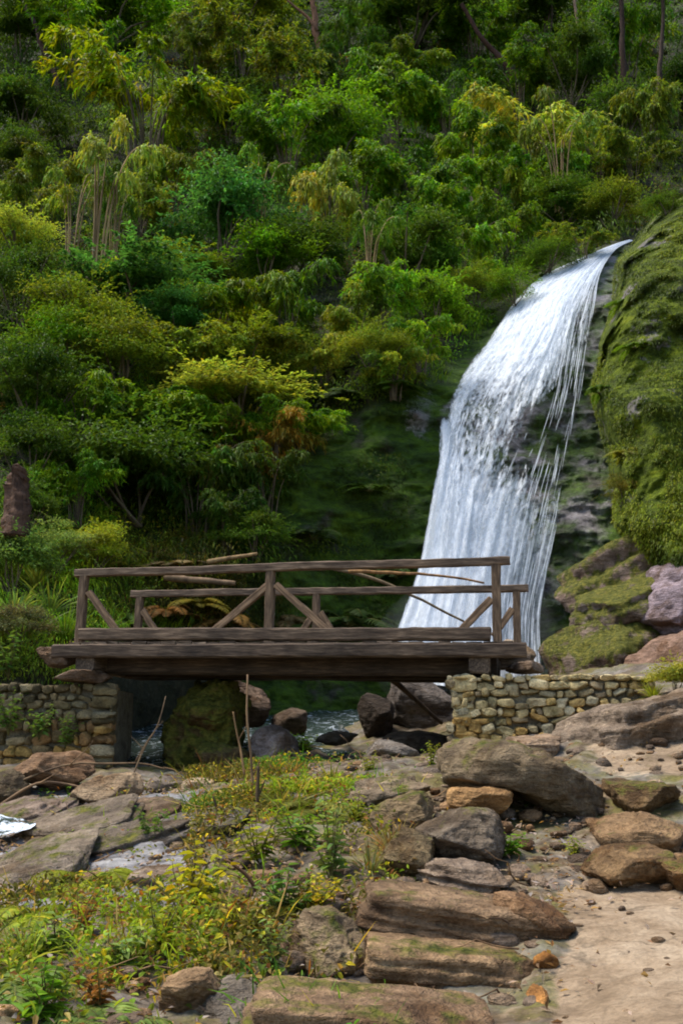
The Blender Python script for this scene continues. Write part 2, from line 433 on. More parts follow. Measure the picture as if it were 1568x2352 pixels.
# ------------------------------------------------------------------ leaves
def leaves(p, d, n, L, W, col, fold=.25, droop=.25):
    """p base, d direction, n facing; one folded diamond per leaf -> verts, quads, colours"""
    N = len(p)
    d = d / (np.linalg.norm(d, axis=1)[:, None] + 1e-9)
    s = np.cross(d, n); s /= np.linalg.norm(s, axis=1)[:, None] + 1e-9
    n = np.cross(s, d)
    L = np.broadcast_to(np.asarray(L, float), (N,))[:, None]; W = np.broadcast_to(np.asarray(W, float), (N,))[:, None]
    mid = p + d * L * .45
    a = mid + s * W * .5 + n * W * fold; b = mid - s * W * .5 + n * W * fold
    tip = p + d * L + np.array([0, 0, -1.]) * L * droop
    v = np.stack([p, a, tip, b], 1).reshape(-1, 3)
    q = np.arange(4 * N).reshape(-1, 4)
    c = np.repeat(np.broadcast_to(np.asarray(col, float), (N, 3)), 4, axis=0)
    return v, q, c

def leaves6(p, d, n, L, W, col, fold=.2, droop=.3):
    N = len(p)
    d = d / (np.linalg.norm(d, axis=1)[:, None] + 1e-9)
    s = np.cross(d, n); s /= np.linalg.norm(s, axis=1)[:, None] + 1e-9
    n = np.cross(s, d)
    L = np.broadcast_to(np.asarray(L, float), (N,))[:, None]; W = np.broadcast_to(np.asarray(W, float), (N,))[:, None]
    dn = np.array([0, 0, -1.])
    m1 = p + d * L * .3 + dn * L * droop * .12; m2 = p + d * L * .68 + dn * L * droop * .5; tip = p + d * L + dn * L * droop
    f = n * W * fold
    v = np.stack([p, m1 + s * W * .5 + f, m2 + s * W * .36 + f, tip, m2 - s * W * .36 + f, m1 - s * W * .5 + f], 1).reshape(-1, 3)
    q = (np.arange(N)[:, None, None] * 6 + np.array([[0, 1, 2, 3], [0, 3, 4, 5]])[None]).reshape(-1, 4)
    return v, q, np.repeat(np.broadcast_to(np.asarray(col, float), (N, 3)), 6, axis=0)

def blades(p, d, L, W, col, bend, K=4, g=None):
    """curved strips (grass, long fronds)"""
    g = g or rng; N = len(p)
    d = d / (np.linalg.norm(d, axis=1)[:, None] + 1e-9)
    L = np.broadcast_to(L, (N,)); W = np.broadcast_to(W, (N,)); bend = np.broadcast_to(bend, (N,))
    s = np.cross(d, np.array([0, 0, 1.]) + g.normal(0, .35, (N, 3))); s /= np.linalg.norm(s, axis=1)[:, None] + 1e-9
    vs = []
    for k in range(K + 1):
        t = k / K
        c = p + d * (L * t)[:, None] + np.array([0, 0, -1.]) * (bend * L * t * t)[:, None]
        w = W * (.55 + 1.6 * t * (1 - t)) * (1 - t ** 3) * .5 + 1e-4
        vs += [c + s * w[:, None], c - s * w[:, None]]
    v = np.stack(vs, 1); nv = 2 * (K + 1)
    q = np.concatenate([np.array([[2 * k, 2 * k + 1, 2 * k + 3, 2 * k + 2]]) for k in range(K)])
    q = (np.arange(N)[:, None, None] * nv + q[None]).reshape(-1, 4)
    return v.reshape(-1, 3), q, np.repeat(np.broadcast_to(col, (N, 3)), nv, axis=0)

def tints(N, g, spread=.35, warm=.12):
    val = np.clip(g.normal(1, spread, N), .3, 2.2)
    w = g.normal(0, warm, N)
    return np.stack([val * (1 + w), val, val * (1 - .8 * w)], 1)

def rdirs(N, g):
    d = g.normal(0, 1, (N, 3)); return d / np.linalg.norm(d, axis=1)[:, None]

# --- prototypes: each returns (leaf Build, stem Build), about one unit tall and one unit wide
def proto_bamboo(seed, culms=17, droop=1.0, leafL=.058, leafW=.0125, nspray=34, nl=13, spread=.5, start=.3):
    g = np.random.default_rng(seed); B = Build(); T = Build()
    for c in range(culms):
        az = g.uniform(0, 2 * np.pi); rad = spread * g.uniform(.25, 1.0); h = g.uniform(.62, 1.0)
        b0 = np.array([math.cos(az), math.sin(az), 0]) * .06 * g.uniform(.2, 1.6)
        s = np.linspace(0, 1, 14)
        zz = h * ((1.75 + .35 * droop) * s - (.75 + .45 * droop) * s * s) * (1 / (1.0 + .05))
        side = g.normal(0, .07)
        path = b0 + np.stack([math.cos(az) * rad * s ** 1.8 - math.sin(az) * side * s * s, math.sin(az) * rad * s ** 1.8 + math.cos(az) * side * s * s, zz], 1)
        v, q = tube(path, np.linspace(.0065, .0015, 14) * (1.7 if start > .6 else 1), 4); T.add(v, q, (2.6, 2.3, 1.7) if start > .6 else (1, 1, 1))
        tt = start + (1 - start) * np.sqrt(g.uniform(0, 1, nspray))
        pp = np.stack([np.interp(tt, s, path[:, k]) for k in range(3)], 1)
        ctint = g.normal(1, .2); hueshift = 1 + g.normal(0, .16) * np.array([1, .15, -.6])
        for k in range(nspray):
            a2 = az + g.normal(0, 1.2)
            twd = np.array([math.cos(a2), math.sin(a2), g.uniform(-.5, .45)])
            tl = g.uniform(.05, .15)
            m = nl; f = g.uniform(.15, 1, m)[:, None]
            base = pp[k] + twd * tl * f + np.array([0, 0, -1]) * (tl * f * f * .7 * droop)
            d = twd * .7 + g.normal(0, .55, (m, 3)) + np.array([0, 0, -.55 * droop])
            nn = np.array([0, 0, 1.]) + g.normal(0, .5, (m, 3))
            col = tints(m, g, .28, .16) * ctint * g.normal(1, .16) * hueshift * (1 + g.normal(0, .1) * np.array([1, 0, -.5]))
            v, q, cc = leaves(base, d, nn, leafL * g.uniform(.6, 1.25, m), leafW * g.uniform(.7, 1.4, m), col, droop=.3 * droop)
            B.add(v, q, cc)
    return B, T

def proto_shrub(seed, lumps=22, per=560, leafL=.037, leafW=.017, flat=.8, stems=7, top=1.0, twigs=90):
    g = np.random.default_rng(seed); B = Build(); T = Build()
    for c in range(lumps):
        d = rdirs(1, g)[0]; d[2] = abs(d[2]) * 1.1 - .3
        ctr = np.array([0, 0, .5]) + d * np.array([.4, .4, .44]) * g.uniform(.35, 1.15)
        ctr[2] = max(ctr[2], .1)
        r = g.uniform(.06, .19)
        if c < stems:
            path = curve_pts([(g.normal(0, .03), g.normal(0, .03), 0), ctr * .55 + g.normal(0, .03, 3), ctr, ctr + d * r * .8], 9)
            v, q = tube(path, np.linspace(.012, .003, 9), 4); T.add(v, q)
        m = int(per * (r / .15) ** 2)
        dd = rdirs(m, g); dd[:, 2] = np.where(dd[:, 2] < -.3, -dd[:, 2], dd[:, 2])
        rr = r * g.uniform(.3, 1.4, m)[:, None] * (1 + .6 * fbm(dd * 2.2 + c * 9, 2, seed)[:, None])
        base = ctr + dd * rr * np.array([1.15, 1.15, flat])
        dirs = dd * .5 + g.normal(0, .6, (m, 3)) + np.array([0, 0, -.25])
        nn = dd * .4 + np.array([0, 0, .8]) + g.normal(0, .45, (m, 3))
        col = tints(m, g, .3, .12) * g.normal(1, .2) * (1 + g.normal(0, .1, 3) * np.array([1, .3, 1]))
        v, q, cc = leaves(base, dirs, nn, leafL * g.uniform(.5, 1.4, m), leafW * g.uniform(.6, 1.3, m), col)
        B.add(v, q, cc)
    for c in range(twigs):          # sprigs that break the outline
        d = rdirs(1, g)[0]; d[2] = abs(d[2]) * 1.2 - .25; d /= np.linalg.norm(d)
        a = np.array([0, 0, .5]) + d * np.array([.42, .42, .45]) * g.uniform(.6, 1.05); l = g.uniform(.1, .26)
        m = int(g.uniform(14, 26)); f = g.uniform(0, 1, m)[:, None]
        dr = d * .8 + g.normal(0, .35, 3) + np.array([0, 0, .25])
        base = a + dr * l * f + np.array([0, 0, -1.]) * l * .55 * f * f
        v, q, cc = leaves(base, dr + g.normal(0, .6, (m, 3)) + np.array([0, 0, -.3]), np.array([0, 0, 1.]) + g.normal(0, .45, (m, 3)), leafL * g.uniform(.6, 1.3, m), leafW * g.uniform(.6, 1.2, m), tints(m, g, .25, .12) * g.normal(1.15, .2))
        B.add(v, q, cc)
    return B, T

def proto_fronds(seed, n=18, leaflets=44, droop=1.0, L=.62):
    """fern like: arching stalks with leaflets in two rows"""
    g = np.random.default_rng(seed); B = Build(); T = Build()
    for c in range(n):
        az = g.uniform(0, 2 * np.pi); el = g.uniform(.5, 1.3); l = L * g.uniform(.6, 1.15)
        s = np.linspace(0, 1, 12)
        out = np.array([math.cos(az) * math.cos(el), math.sin(az) * math.cos(el), math.sin(el)])
        path = out * (l * s)[:, None] * 1.3 + np.array([0, 0, -1.]) * (droop * l * .95 * s ** 2.2)[:, None]
        v, q = tube(path, np.linspace(.007, .0015, 12), 4); T.add(v, q, (.9, 1.2, .5))
        t = np.linspace(.18, 1, leaflets); pp = np.stack([np.interp(t, s, path[:, k]) for k in range(3)], 1)
        side = np.array([-math.sin(az), math.cos(az), 0])
        fw = np.gradient(pp, axis=0); fw /= np.linalg.norm(fw, axis=1)[:, None]
        ct = g.normal(1, .18)
        for sg in (-1, 1):
            d = side * sg + fw * .45 + np.array([0, 0, -.2]) + g.normal(0, .08, (leaflets, 3))
            nn = np.cross(fw, side) ; nn[nn[:, 2] < 0] *= -1
            ll = .14 * l / .6 * np.sin(np.pi * np.clip(t * .9 + .08, 0, 1)) ** .7 + .01
            col = tints(leaflets, g, .15, .08) * ct
            v, q, cc = leaves(pp, d, nn, ll, ll * .17, col, fold=.1, droop=.2); B.add(v, q, cc)
    return B, T

def proto_herb(seed, stems=10, leafs=13, L=.15, W=.062, h=.8):
    g = np.random.default_rng(seed); B = Build(); T = Build()
    for c in range(stems):
        az = g.uniform(0, 6.28); r = g.uniform(.05, .4); hh = h * g.uniform(.5, 1.15)
        s = np.linspace(0, 1, 7)
        path = np.stack([math.cos(az) * r * s ** 1.4, math.sin(az) * r * s ** 1.4, hh * s], 1) + g.normal(0, .012, (7, 3)) * s[:, None]
        v, q = tube(path, np.linspace(.011, .004, 7), 4); T.add(v, q, (.9, 1.1, .5))
        t = np.linspace(.25, 1, leafs) ; pp = np.stack([np.interp(t, s, path[:, k]) for k in range(3)], 1)
        a2 = np.arange(leafs) * 2.4 + g.uniform(0, 6)
        d = np.stack([np.cos(a2), np.sin(a2), g.uniform(-.15, .6, leafs)], 1)
        nn = np.array([0, 0, 1.]) + g.normal(0, .3, (leafs, 3))
        sz = g.uniform(.6, 1.25, leafs) * (1.15 - .5 * t)
        v, q, cc = leaves6(pp, d, nn, L * sz, W * sz, tints(leafs, g, .22, .12) * g.normal(1, .12), fold=.2, droop=.35); B.add(v, q, cc)
    return B, T

def proto_tuft(seed, n=90, L=.9, W=.02, spread=.8):
    g = np.random.default_rng(seed); B = Build()
    az = g.uniform(0, 6.28, n); el = g.uniform(.6, 1.5, n)
    d = np.stack([np.cos(az) * np.cos(el) * spread, np.sin(az) * np.cos(el) * spread, np.sin(el)], 1)
    p = np.stack([np.cos(az) * .07, np.sin(az) * .07, 0 * az], 1) * g.uniform(0, 1, n)[:, None]
    v, q, c = blades(p, d, L * g.uniform(.5, 1.1, n), W * g.uniform(.6, 1.3, n), tints(n, g, .25, .15), g.uniform(.2, .8, n), 5, g)
    B.add(v, q, c)
    return B, None

PROTO = {}
def proto(kind, seeds, fn, **kw):
    PROTO[kind] = []
    for s in seeds:
        B, T = fn(s, **kw)
        PROTO[kind].append((B.mesh(kind + '_foliage', M_LEAF, False), T.mesh(kind + '_stem', M_STEM) if T and T.v else None))
proto('bamboo', (1, 2, 3, 4), proto_bamboo)
proto('plume', (11, 12, 13), proto_bamboo, culms=13, droop=1.55, spread=.52, nspray=36, nl=14, leafL=.065, leafW=.0125, start=.25)
proto('cane', (15, 16), proto_bamboo, culms=7, droop=1.0, spread=.42, nspray=26, nl=12, leafL=.05, leafW=.011, start=.62)
proto('shrub', (21, 22, 23, 24), proto_shrub)
proto('fine', (31, 32, 33), proto_shrub, lumps=30, per=380, leafL=.032, leafW=.014, flat=.7)
proto('layered', (35, 36), proto_shrub, lumps=20, per=420, leafL=.042, leafW=.018, flat=.5)
proto('fern', (41, 42, 43), proto_fronds)
proto('herb', (51, 52, 53, 54), proto_herb)
proto('broad', (55, 56), proto_herb, stems=10, leafs=9, L=.2, W=.09, h=.6)
proto('tuft', (61, 62, 63), proto_tuft)

PN = {'bamboo': ('bamboo_clump', 'bamboo'), 'plume': ('bamboo_clump', 'bamboo'), 'cane': ('bamboo_clump', 'bamboo'), 'shrub': ('leafy_shrub', 'shrub'),
      'fine': ('leafy_shrub', 'shrub'), 'layered': ('leafy_shrub', 'shrub'), 'fern': ('fern', 'fern'), 'herb': ('leafy_plant', 'plant'),
      'broad': ('leafy_plant', 'plant'), 'tuft': ('grass_tuft', 'grass tuft')}
_cnt = {}
def plant(kind, loc, w, h, color, label, group, var=None, rot=None, stemcol=None, tilt=(0, 0)):
    k = _cnt.get(kind, 0); _cnt[kind] = k + 1
    fm, sm = PROTO[kind][(k if var is None else var) % len(PROTO[kind])]
    nm, cat = PN[kind]
    if sm is None:
        e = link(nm, fm); f = e
    else:
        e = link(nm, None); e.empty_display_size = .1
        f = link('foliage', fm, e); st = link('stem', sm, e)
    e.location = loc; e.scale = (w, w, h)
    e.rotation_euler = (tilt[0], tilt[1], random.uniform(0, 6.28) if rot is None else rot)
    f.color = tuple(color) + (1,)
    tag(e, label, cat, group)
    return e

# ------------------------------------------------------------------ build the setting
build_ground()
build_hill()

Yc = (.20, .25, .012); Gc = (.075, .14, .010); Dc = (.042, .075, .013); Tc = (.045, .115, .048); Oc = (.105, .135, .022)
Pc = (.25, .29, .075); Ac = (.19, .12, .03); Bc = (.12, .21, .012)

# kind, u, v (crown centre), w, h, colour, label
HILL = [
 ('bamboo',335,225,290,270,Yc,'tall bright yellow-green bamboo rising highest above the bare cane stems at upper left'),
 ('cane',215,430,190,360,Pc,'slender bamboo with long bare pale canes and a small arched crown'),
 ('cane',160,470,130,260,Oc,'short bamboo with thin brown canes left of the tall bare pale canes'),
 ('cane',262,480,120,240,Gc,'short green topped canes right of the tall bare pale canes'),
 ('cane',590,420,130,260,Bc,'bright topped slender canes behind the large blue-green shrub'),
 ('cane',845,560,120,230,Gc,'slender canes right of the palest bamboo plume'),
 ('cane',1290,330,140,260,Oc,'slender olive canes rising behind the curved bamboo crest'),
 ('bamboo',612,1130,150,160,Dc,'dark bamboo drooping in front of the left rim of the mossy cliff'),
 ('bamboo',690,985,150,110,Gc,'green bamboo sprays hanging from the brown rock overhang'),
 ('fine',585,1235,130,100,Dc,'low dark shrub on the ledge right above the middle of the handrail'),
 ('bamboo',905,860,120,100,Oc,'olive bamboo drooping over the top of the mossy cliff beside the fall'),
 ('fine',1255,592,120,60,Dc,'dark low shrub draped over the upper left edge of the waterfall'),
 ('bamboo',1335,552,110,70,Oc,'small olive bamboo leaning over the waterfall near its lip'),
 ('fine',1180,655,90,80,Gc,'small green shrub leaning over the curve of the upper waterfall'),
 ('plume',395,395,140,140,Yc,'yellow drooping bamboo plume just right of the bare pale canes'),
 ('plume',757,465,150,200,Pc,'palest drooping bamboo plume hanging alone in mid slope'),
 ('shrub',510,505,240,210,Tc,'large blue-green shrub left of the palest bamboo plume'),
 ('layered',300,670,330,150,Tc,'wide flat teal shrub spreading below the bare bamboo canes'),
 ('layered',420,610,150,80,Oc,'small dull olive bush above the wide teal shrub'),
 ('fine',45,650,170,210,Dc,'dark glossy shrub with pale glints at the left edge under the canes'),
 ('bamboo',115,410,150,140,Oc,'small arched olive bamboo left of the bare canes'),
 ('plume',1225,300,250,170,Pc,'pale bamboo arching in a whitish curved crest above the waterfall'),
 ('bamboo',1085,350,150,160,Bc,'bright green bamboo left of the whitish curved crest'),
 ('plume',1215,440,90,150,Yc,'narrow bright bamboo spray hanging below the curved crest'),
 ('bamboo',1130,420,150,150,Gc,'green bamboo below left of the curved bamboo crest'),
 ('bamboo',1370,345,150,140,Oc,'olive bamboo right of the curved bamboo crest'),
 ('bamboo',1500,275,130,190,Oc,'yellowish bamboo standing by the right edge above the mossy cliff'),
 ('bamboo',1455,370,140,120,Oc,'rusty olive bamboo between curved crest and the right cliff top'),
 ('bamboo',1165,520,130,150,Bc,'bright green bamboo overhanging the dark bank left of the waterfall lip'),
 ('bamboo',1060,590,150,170,Gc,'green bamboo at the edge of the dark bank up from the waterfall'),
 ('shrub',930,570,180,190,Dc,'dark teal shrub right of the palest bamboo plume'),
 ('bamboo',660,325,190,170,Gc,'soft green bamboo up slope from the large blue-green shrub'),
 ('shrub',770,290,200,190,Gc,'rounded green shrub below the forked brown trunk'),
 ('bamboo',900,240,190,190,Gc,'hazy green bamboo in upper mid slope right of the forked trunk'),
 ('plume',920,150,150,130,Bc,'bright feathery bamboo plume high up right of the forked trunk'),
 ('bamboo',560,110,200,160,Oc,'olive and gold bamboo at the top left of the forked trunk'),
 ('plume',450,110,130,110,Oc,'golden drooping bamboo high on the slope left of centre'),
 ('bamboo',170,110,220,180,Gc,'green bamboo in front of the dark leaning trunk at top left'),
 ('shrub',45,250,160,150,Dc,'deep green shrub at the left edge below the leaning trunk'),
 ('shrub',40,360,150,130,Dc,'near black shrub at the left edge beside small olive bamboo'),
 ('fine',190,735,220,180,Oc,'speckled olive shrub with yellow leaves below the wide teal shrub'),
 ('shrub',85,890,200,190,Dc,'dark bluish shrub on the left edge half way up the slope'),
 ('fine',270,830,230,160,Oc,'olive brown fine leaved shrub in the middle of the left slope'),
 ('plume',500,715,200,130,Yc,'yellow tipped bamboo leaning right of the wide teal shrub'),
 ('plume',665,710,190,180,Gc,'domed green bamboo with dark hollow beneath, above the rock overhang'),
 ('plume',752,835,150,90,Pc,'pale bamboo branch drooping over the brown rock overhang'),
 ('bamboo',430,830,200,140,Oc,'faded olive bamboo on left slope above the flat pale bamboo'),
 ('layered',540,910,270,120,Pc,'flat layered pale green bush left of the brown rock overhang'),
 ('bamboo',330,960,230,150,Bc,'vivid green bamboo low on the left slope'),
 ('plume',625,1010,160,120,Ac,'orange and rust drooping fronds beside the rock overhang'),
 ('plume',570,1085,120,100,Ac,'lower clump of rust coloured fronds above the mossy cliff'),
 ('shrub',300,1075,300,230,Dc,'big dark green bush above the grassy bank behind the bridge'),
 ('bamboo',175,1125,150,150,Gc,'mid green bamboo beside the brown rotten stump'),
 ('shrub',75,1040,160,140,Dc,'dark shrub above the brown rotten stump at left edge'),
 ('bamboo',450,1130,190,200,Dc,'dark drooping bamboo above the left half of the bridge'),
 ('bamboo',880,690,160,150,Gc,'green bamboo on the brown bank left of the upper waterfall'),
 ('bamboo',815,745,130,130,Oc,'olive bamboo right above the brown rock overhang'),
 ('bamboo',960,800,130,130,Bc,'bright green leaves crowning the mossy cliff left of the waterfall'),
 ('shrub',1000,700,150,140,Gc,'green shrub nearest the left edge of the waterfall'),
 ('fine',1090,655,110,90,Oc,'small brownish bush at the left edge of the upper waterfall'),
 ('bamboo',800,90,110,180,Gc,'narrow upright green bamboo immediately right of the forked trunk'),
 ('bamboo',1090,70,170,130,Gc,'soft green bamboo crown high up over the leaning dark trunk'),
 ('bamboo',1190,170,160,140,Gc,'green bamboo around the leaning dark trunk at upper right'),
 ('shrub',1310,150,160,190,Dc,'dark brownish shrub behind the pale thin trunk'),
 ('bamboo',1440,110,170,190,Gc,'dull green bamboo at top right beside the tall dark trunk'),
 ('shrub',1550,200,130,150,Dc,'darkest shrub in the upper right corner'),
 ('bamboo',640,180,170,150,Oc,'olive bamboo left of the forked brown trunk'),
 ('shrub',520,270,160,140,Dc,'shadowy dark shrub between yellow bamboo and soft green bamboo'),
 ('fine',40,540,160,110,Pc,'pale spotted shrub at left edge level with the foot of the canes'),
 ('bamboo',60,470,150,140,Oc,'low olive bamboo at left edge beside the canes'),
 ('bamboo',320,480,150,140,Oc,'dull bamboo between the bare canes and the blue-green shrub'),
 ('shrub',610,600,170,120,Gc,'green shrub below the large blue-green shrub'),
 ('bamboo',830,420,180,170,Gc,'mid green bamboo up slope right of the palest plume'),
 ('bamboo',960,420,170,180,Gc,'blurred green bamboo in mid slope between palest plume and curved crest'),
 ('fine',140,790,180,150,Gc,'green fine leaved shrub on the left slope with scattered yellow leaves'),
 ('shrub',390,740,160,120,Tc,'small teal shrub below the wide teal shrub'),
 ('layered',580,800,190,110,Oc,'olive spreading bush left of the domed green bamboo'),
 ('bamboo',180,960,180,160,Gc,'green bamboo on the left slope left of the vivid bamboo'),
 ('shrub',60,1160,120,120,Dc,'low dark shrub behind the brown rotten stump'),
 ('bamboo',520,1000,150,130,Gc,'green bamboo left of the orange fronds'),
 ('shrub',390,1010,170,140,Dc,'deep green shrub right of the vivid bamboo'),
 ('bamboo',520,1195,120,140,Dc,'dark bamboo sprays hanging beside the mossy cliff above the bridge'),
 ('fine',860,800,130,110,Oc,'brownish green bush on top of the mossy cliff'),
 ('bamboo',730,160,120,110,Dc,'dark bamboo at the foot of the forked trunk'),
 ('shrub',250,20,260,150,Gc,'green canopy at the top edge over the yellow-green bamboo'),
 ('shrub',560,10,220,120,Oc,'autumn tinted canopy at the top edge left of the forked trunk'),
 ('shrub',950,30,220,150,Dc,'dark canopy at the top edge right of the forked trunk'),
 ('shrub',1250,30,200,150,Dc,'brown green canopy at the top edge above the leaning trunk'),
 ('shrub',40,60,180,170,Dc,'dark canopy filling the top left corner'),
 ('shrub',1300,480,140,110,Dc,'low dark shrub over the stream just above the waterfall lip'),
 ('fine',1400,470,130,100,Oc,'olive bush leaning over the stream beside the waterfall lip'),
 ('bamboo',1290,410,130,150,Gc,'green bamboo under the right half of the curved crest'),
 ('bamboo',1030,250,150,170,Gc,'green bamboo between bright feathery plume and the leaning dark trunk'),
 ('shrub',1430,250,130,150,Dc,'dark bush round the foot of the tall dark trunk'),
 ('bamboo',1000,480,150,150,Gc,'green bamboo directly left of the pale broken trunk'),
 ('shrub',700,580,160,130,Dc,'dark green shrub beneath the palest bamboo plume'),
]
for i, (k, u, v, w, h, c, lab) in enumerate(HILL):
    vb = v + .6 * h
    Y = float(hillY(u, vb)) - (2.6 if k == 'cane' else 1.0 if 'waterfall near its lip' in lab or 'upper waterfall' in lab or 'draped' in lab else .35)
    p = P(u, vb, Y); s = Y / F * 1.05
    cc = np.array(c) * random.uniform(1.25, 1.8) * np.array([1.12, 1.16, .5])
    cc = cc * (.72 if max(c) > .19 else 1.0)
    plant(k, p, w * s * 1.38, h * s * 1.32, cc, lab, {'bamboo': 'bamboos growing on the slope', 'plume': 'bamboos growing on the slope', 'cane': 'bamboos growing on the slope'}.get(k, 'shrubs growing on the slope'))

# undergrowth between them: one uncountable mass
def build_undergrowth():
    g = np.random.default_rng(99); B = Build()
    n = 6400
    u = g.uniform(-700, 2300, n); v = g.uniform(-500, 1330, n)
    keep = (hill_zone(u, v) < .35 - .25 * g.random(n)) & ~((u > 1390) & (v > 560))
    keep |= (hill_zone(u, v) < .9) & (g.random(n) < .1) & (v < 900)
    keep |= (v > 530) & (v < 880) & (u > 850) & (u < np.interp(v, [540, 560, 600, 640, 700, 785, 850, 880], [1400, 1375, 1300, 1225, 1165, 1105, 1045, 1000]) - 6)
    n2 = 420; u2 = g.uniform(-300, 640, n2); v2 = g.uniform(1240, 1560, n2); k2 = (u2 < 240) | (v2 < 1470)
    u = np.concatenate([u, u2]); v = np.concatenate([v, v2]); keep = np.concatenate([keep, k2])
    inner = (u > -60) & (u < 1630) & (v > -60); keep &= inner | (g.random(len(u)) < .4)
    u, v = u[keep], v[keep]
    Y = hillY(u, v); p = P(u, v, Y)
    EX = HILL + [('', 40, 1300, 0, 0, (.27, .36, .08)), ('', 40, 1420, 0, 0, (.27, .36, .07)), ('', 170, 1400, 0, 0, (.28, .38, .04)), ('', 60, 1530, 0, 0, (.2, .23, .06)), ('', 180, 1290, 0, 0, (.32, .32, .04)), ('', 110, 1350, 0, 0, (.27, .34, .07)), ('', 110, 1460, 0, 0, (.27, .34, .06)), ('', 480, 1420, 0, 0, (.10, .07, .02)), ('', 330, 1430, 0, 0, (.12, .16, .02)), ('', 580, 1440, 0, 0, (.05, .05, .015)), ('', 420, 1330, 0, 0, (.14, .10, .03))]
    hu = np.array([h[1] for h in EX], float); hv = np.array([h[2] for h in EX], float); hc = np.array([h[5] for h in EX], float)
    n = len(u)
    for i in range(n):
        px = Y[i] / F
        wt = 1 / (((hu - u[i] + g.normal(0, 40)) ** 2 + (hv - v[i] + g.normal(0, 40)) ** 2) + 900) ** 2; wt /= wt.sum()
        c = (hc * wt[:, None]).sum(0) * np.clip(g.normal(.95, .35), .35, 2.0) * np.array([1.0, 1.12, .65])  # leaf colour lowered to deepen the shadow gaps between the plants
        if g.random() < .04: c = np.array(Ac) * .7
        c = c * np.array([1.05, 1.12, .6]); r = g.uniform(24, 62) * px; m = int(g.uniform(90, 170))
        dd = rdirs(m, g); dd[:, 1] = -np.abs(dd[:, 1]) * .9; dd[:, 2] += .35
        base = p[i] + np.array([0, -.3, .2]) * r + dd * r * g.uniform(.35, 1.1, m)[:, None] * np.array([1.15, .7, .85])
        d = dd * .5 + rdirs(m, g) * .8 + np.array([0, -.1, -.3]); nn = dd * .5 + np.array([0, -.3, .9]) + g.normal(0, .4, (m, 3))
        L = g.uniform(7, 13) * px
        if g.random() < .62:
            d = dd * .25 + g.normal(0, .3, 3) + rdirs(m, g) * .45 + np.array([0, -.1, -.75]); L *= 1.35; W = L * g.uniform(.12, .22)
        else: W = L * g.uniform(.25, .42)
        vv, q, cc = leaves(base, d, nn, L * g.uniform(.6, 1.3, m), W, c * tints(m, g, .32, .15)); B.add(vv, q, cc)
    o = link('undergrowth', B.mesh('undergrowth', M_LEAF, False))
    tag(o, 'dense mixed green undergrowth covering the slope between the bamboos', 'undergrowth', kind='stuff')
build_undergrowth()

# ------------------------------------------------------------------ trees whose trunks show at the top
def bark():
    t = NT('bark'); c = t.ramp(t.noise(5, 6, .65, t.pos((3, 3, .6))), (.3, (.03, .02, .014)), (.7, (.17, .115, .08)))
    c = t.mix(1.0, c, t.n('ShaderNodeObjectInfo').outputs['Color'], 'MULTIPLY')
    return t.out(t.principled(c, .85, t.bump(t.noise(12, 5, .6, t.pos((3, 3, .5))), .7, .05)))
M_BARK = bark()
def tree(pts, width, color, label, crowns, limbs=(), ccol=Dc, name='forest_tree'):
    """pts: (u, v) from the foot up; stands on the slope at its foot"""
    Y0 = float(hillY(*pts[0])) - .5
    root = link(name, None); base = P(pts[0][0], pts[0][1], Y0); root.location = base
    path = curve_pts([P(u, v, Y0) for u, v in pts], 16) - base
    path += fbm(path * .8 + pts[0][0], 2, 3)[:, None] * np.array([.12, .12, 0]) * width / 10
    r = width * .5 * Y0 / F
    B = Build(); v, q = tube(path, np.linspace(r * 1.25, r * .7, 16), 8, .12, 4); B.add(v, q)
    tr = link('trunk', B.mesh('trunk', M_BARK), root); tr.color = tuple(color) + (1,)
    for lb in limbs:
        B = Build(); lp = curve_pts([P(u, v, Y0 - .2) for u, v in lb], 10) - base
        v, q = tube(lp, np.linspace(r * .6, r * .2, 10), 6, .1, 5); B.add(v, q)
        l = link('limb', B.mesh('limb', M_BARK), root); l.color = tuple(color) + (1,)
    for i, (u, v, w, h) in enumerate(crowns):
        fm, sm = PROTO['shrub'][i % 4]
        f = link('crown', fm, root); s = Y0 / F
        f.location = P(u, v + h / 2, Y0) - base; f.scale = (w * s, w * s, h * s); f.rotation_euler[2] = u
        f.color = tuple(ccol) + (1,)
    return tag(root, label, 'tree', 'trees with bare trunks on the upper slope')
tree([(741,165),(735,110),(722,50),(712,-20),(700,-120)], 17, (2.2, 1.5, 1.1), 'tree with a brown forked trunk rising through the top edge', [(690,-170,260,150),(780,-140,220,130)], [[(728,72),(705,38),(665,5),(620,-50)]])
tree([(136,225),(118,160),(92,90),(62,20),(30,-60)], 13, (.8, .6, .5), 'tree with a dark trunk leaning left at the top left', [(20,-110,240,150)])
tree([(1195,215),(1172,165),(1140,125),(1105,85),(1060,10)], 15, (.7, .45, .35), 'tree with a dark trunk leaning left at the upper right', [(1050,-40,220,130)])
tree([(1342,190),(1336,140),(1330,90),(1322,30),(1315,-70)], 9, (3.2, 2.9, 2.6), 'tree with a thin pale trunk at the upper right', [(1310,-110,200,130)])
tree([(1436,270),(1432,200),(1430,130),(1425,40),(1420,-80)], 16, (.55, .42, .33), 'tree with a tall dark upright trunk at the top right', [(1430,-110,240,150)])
tree([(1510,330),(1512,200),(1518,80),(1520,-60)], 12, (.5, .42, .33), 'tree with a dark trunk nearest the right edge', [(1540,-60,200,130)])
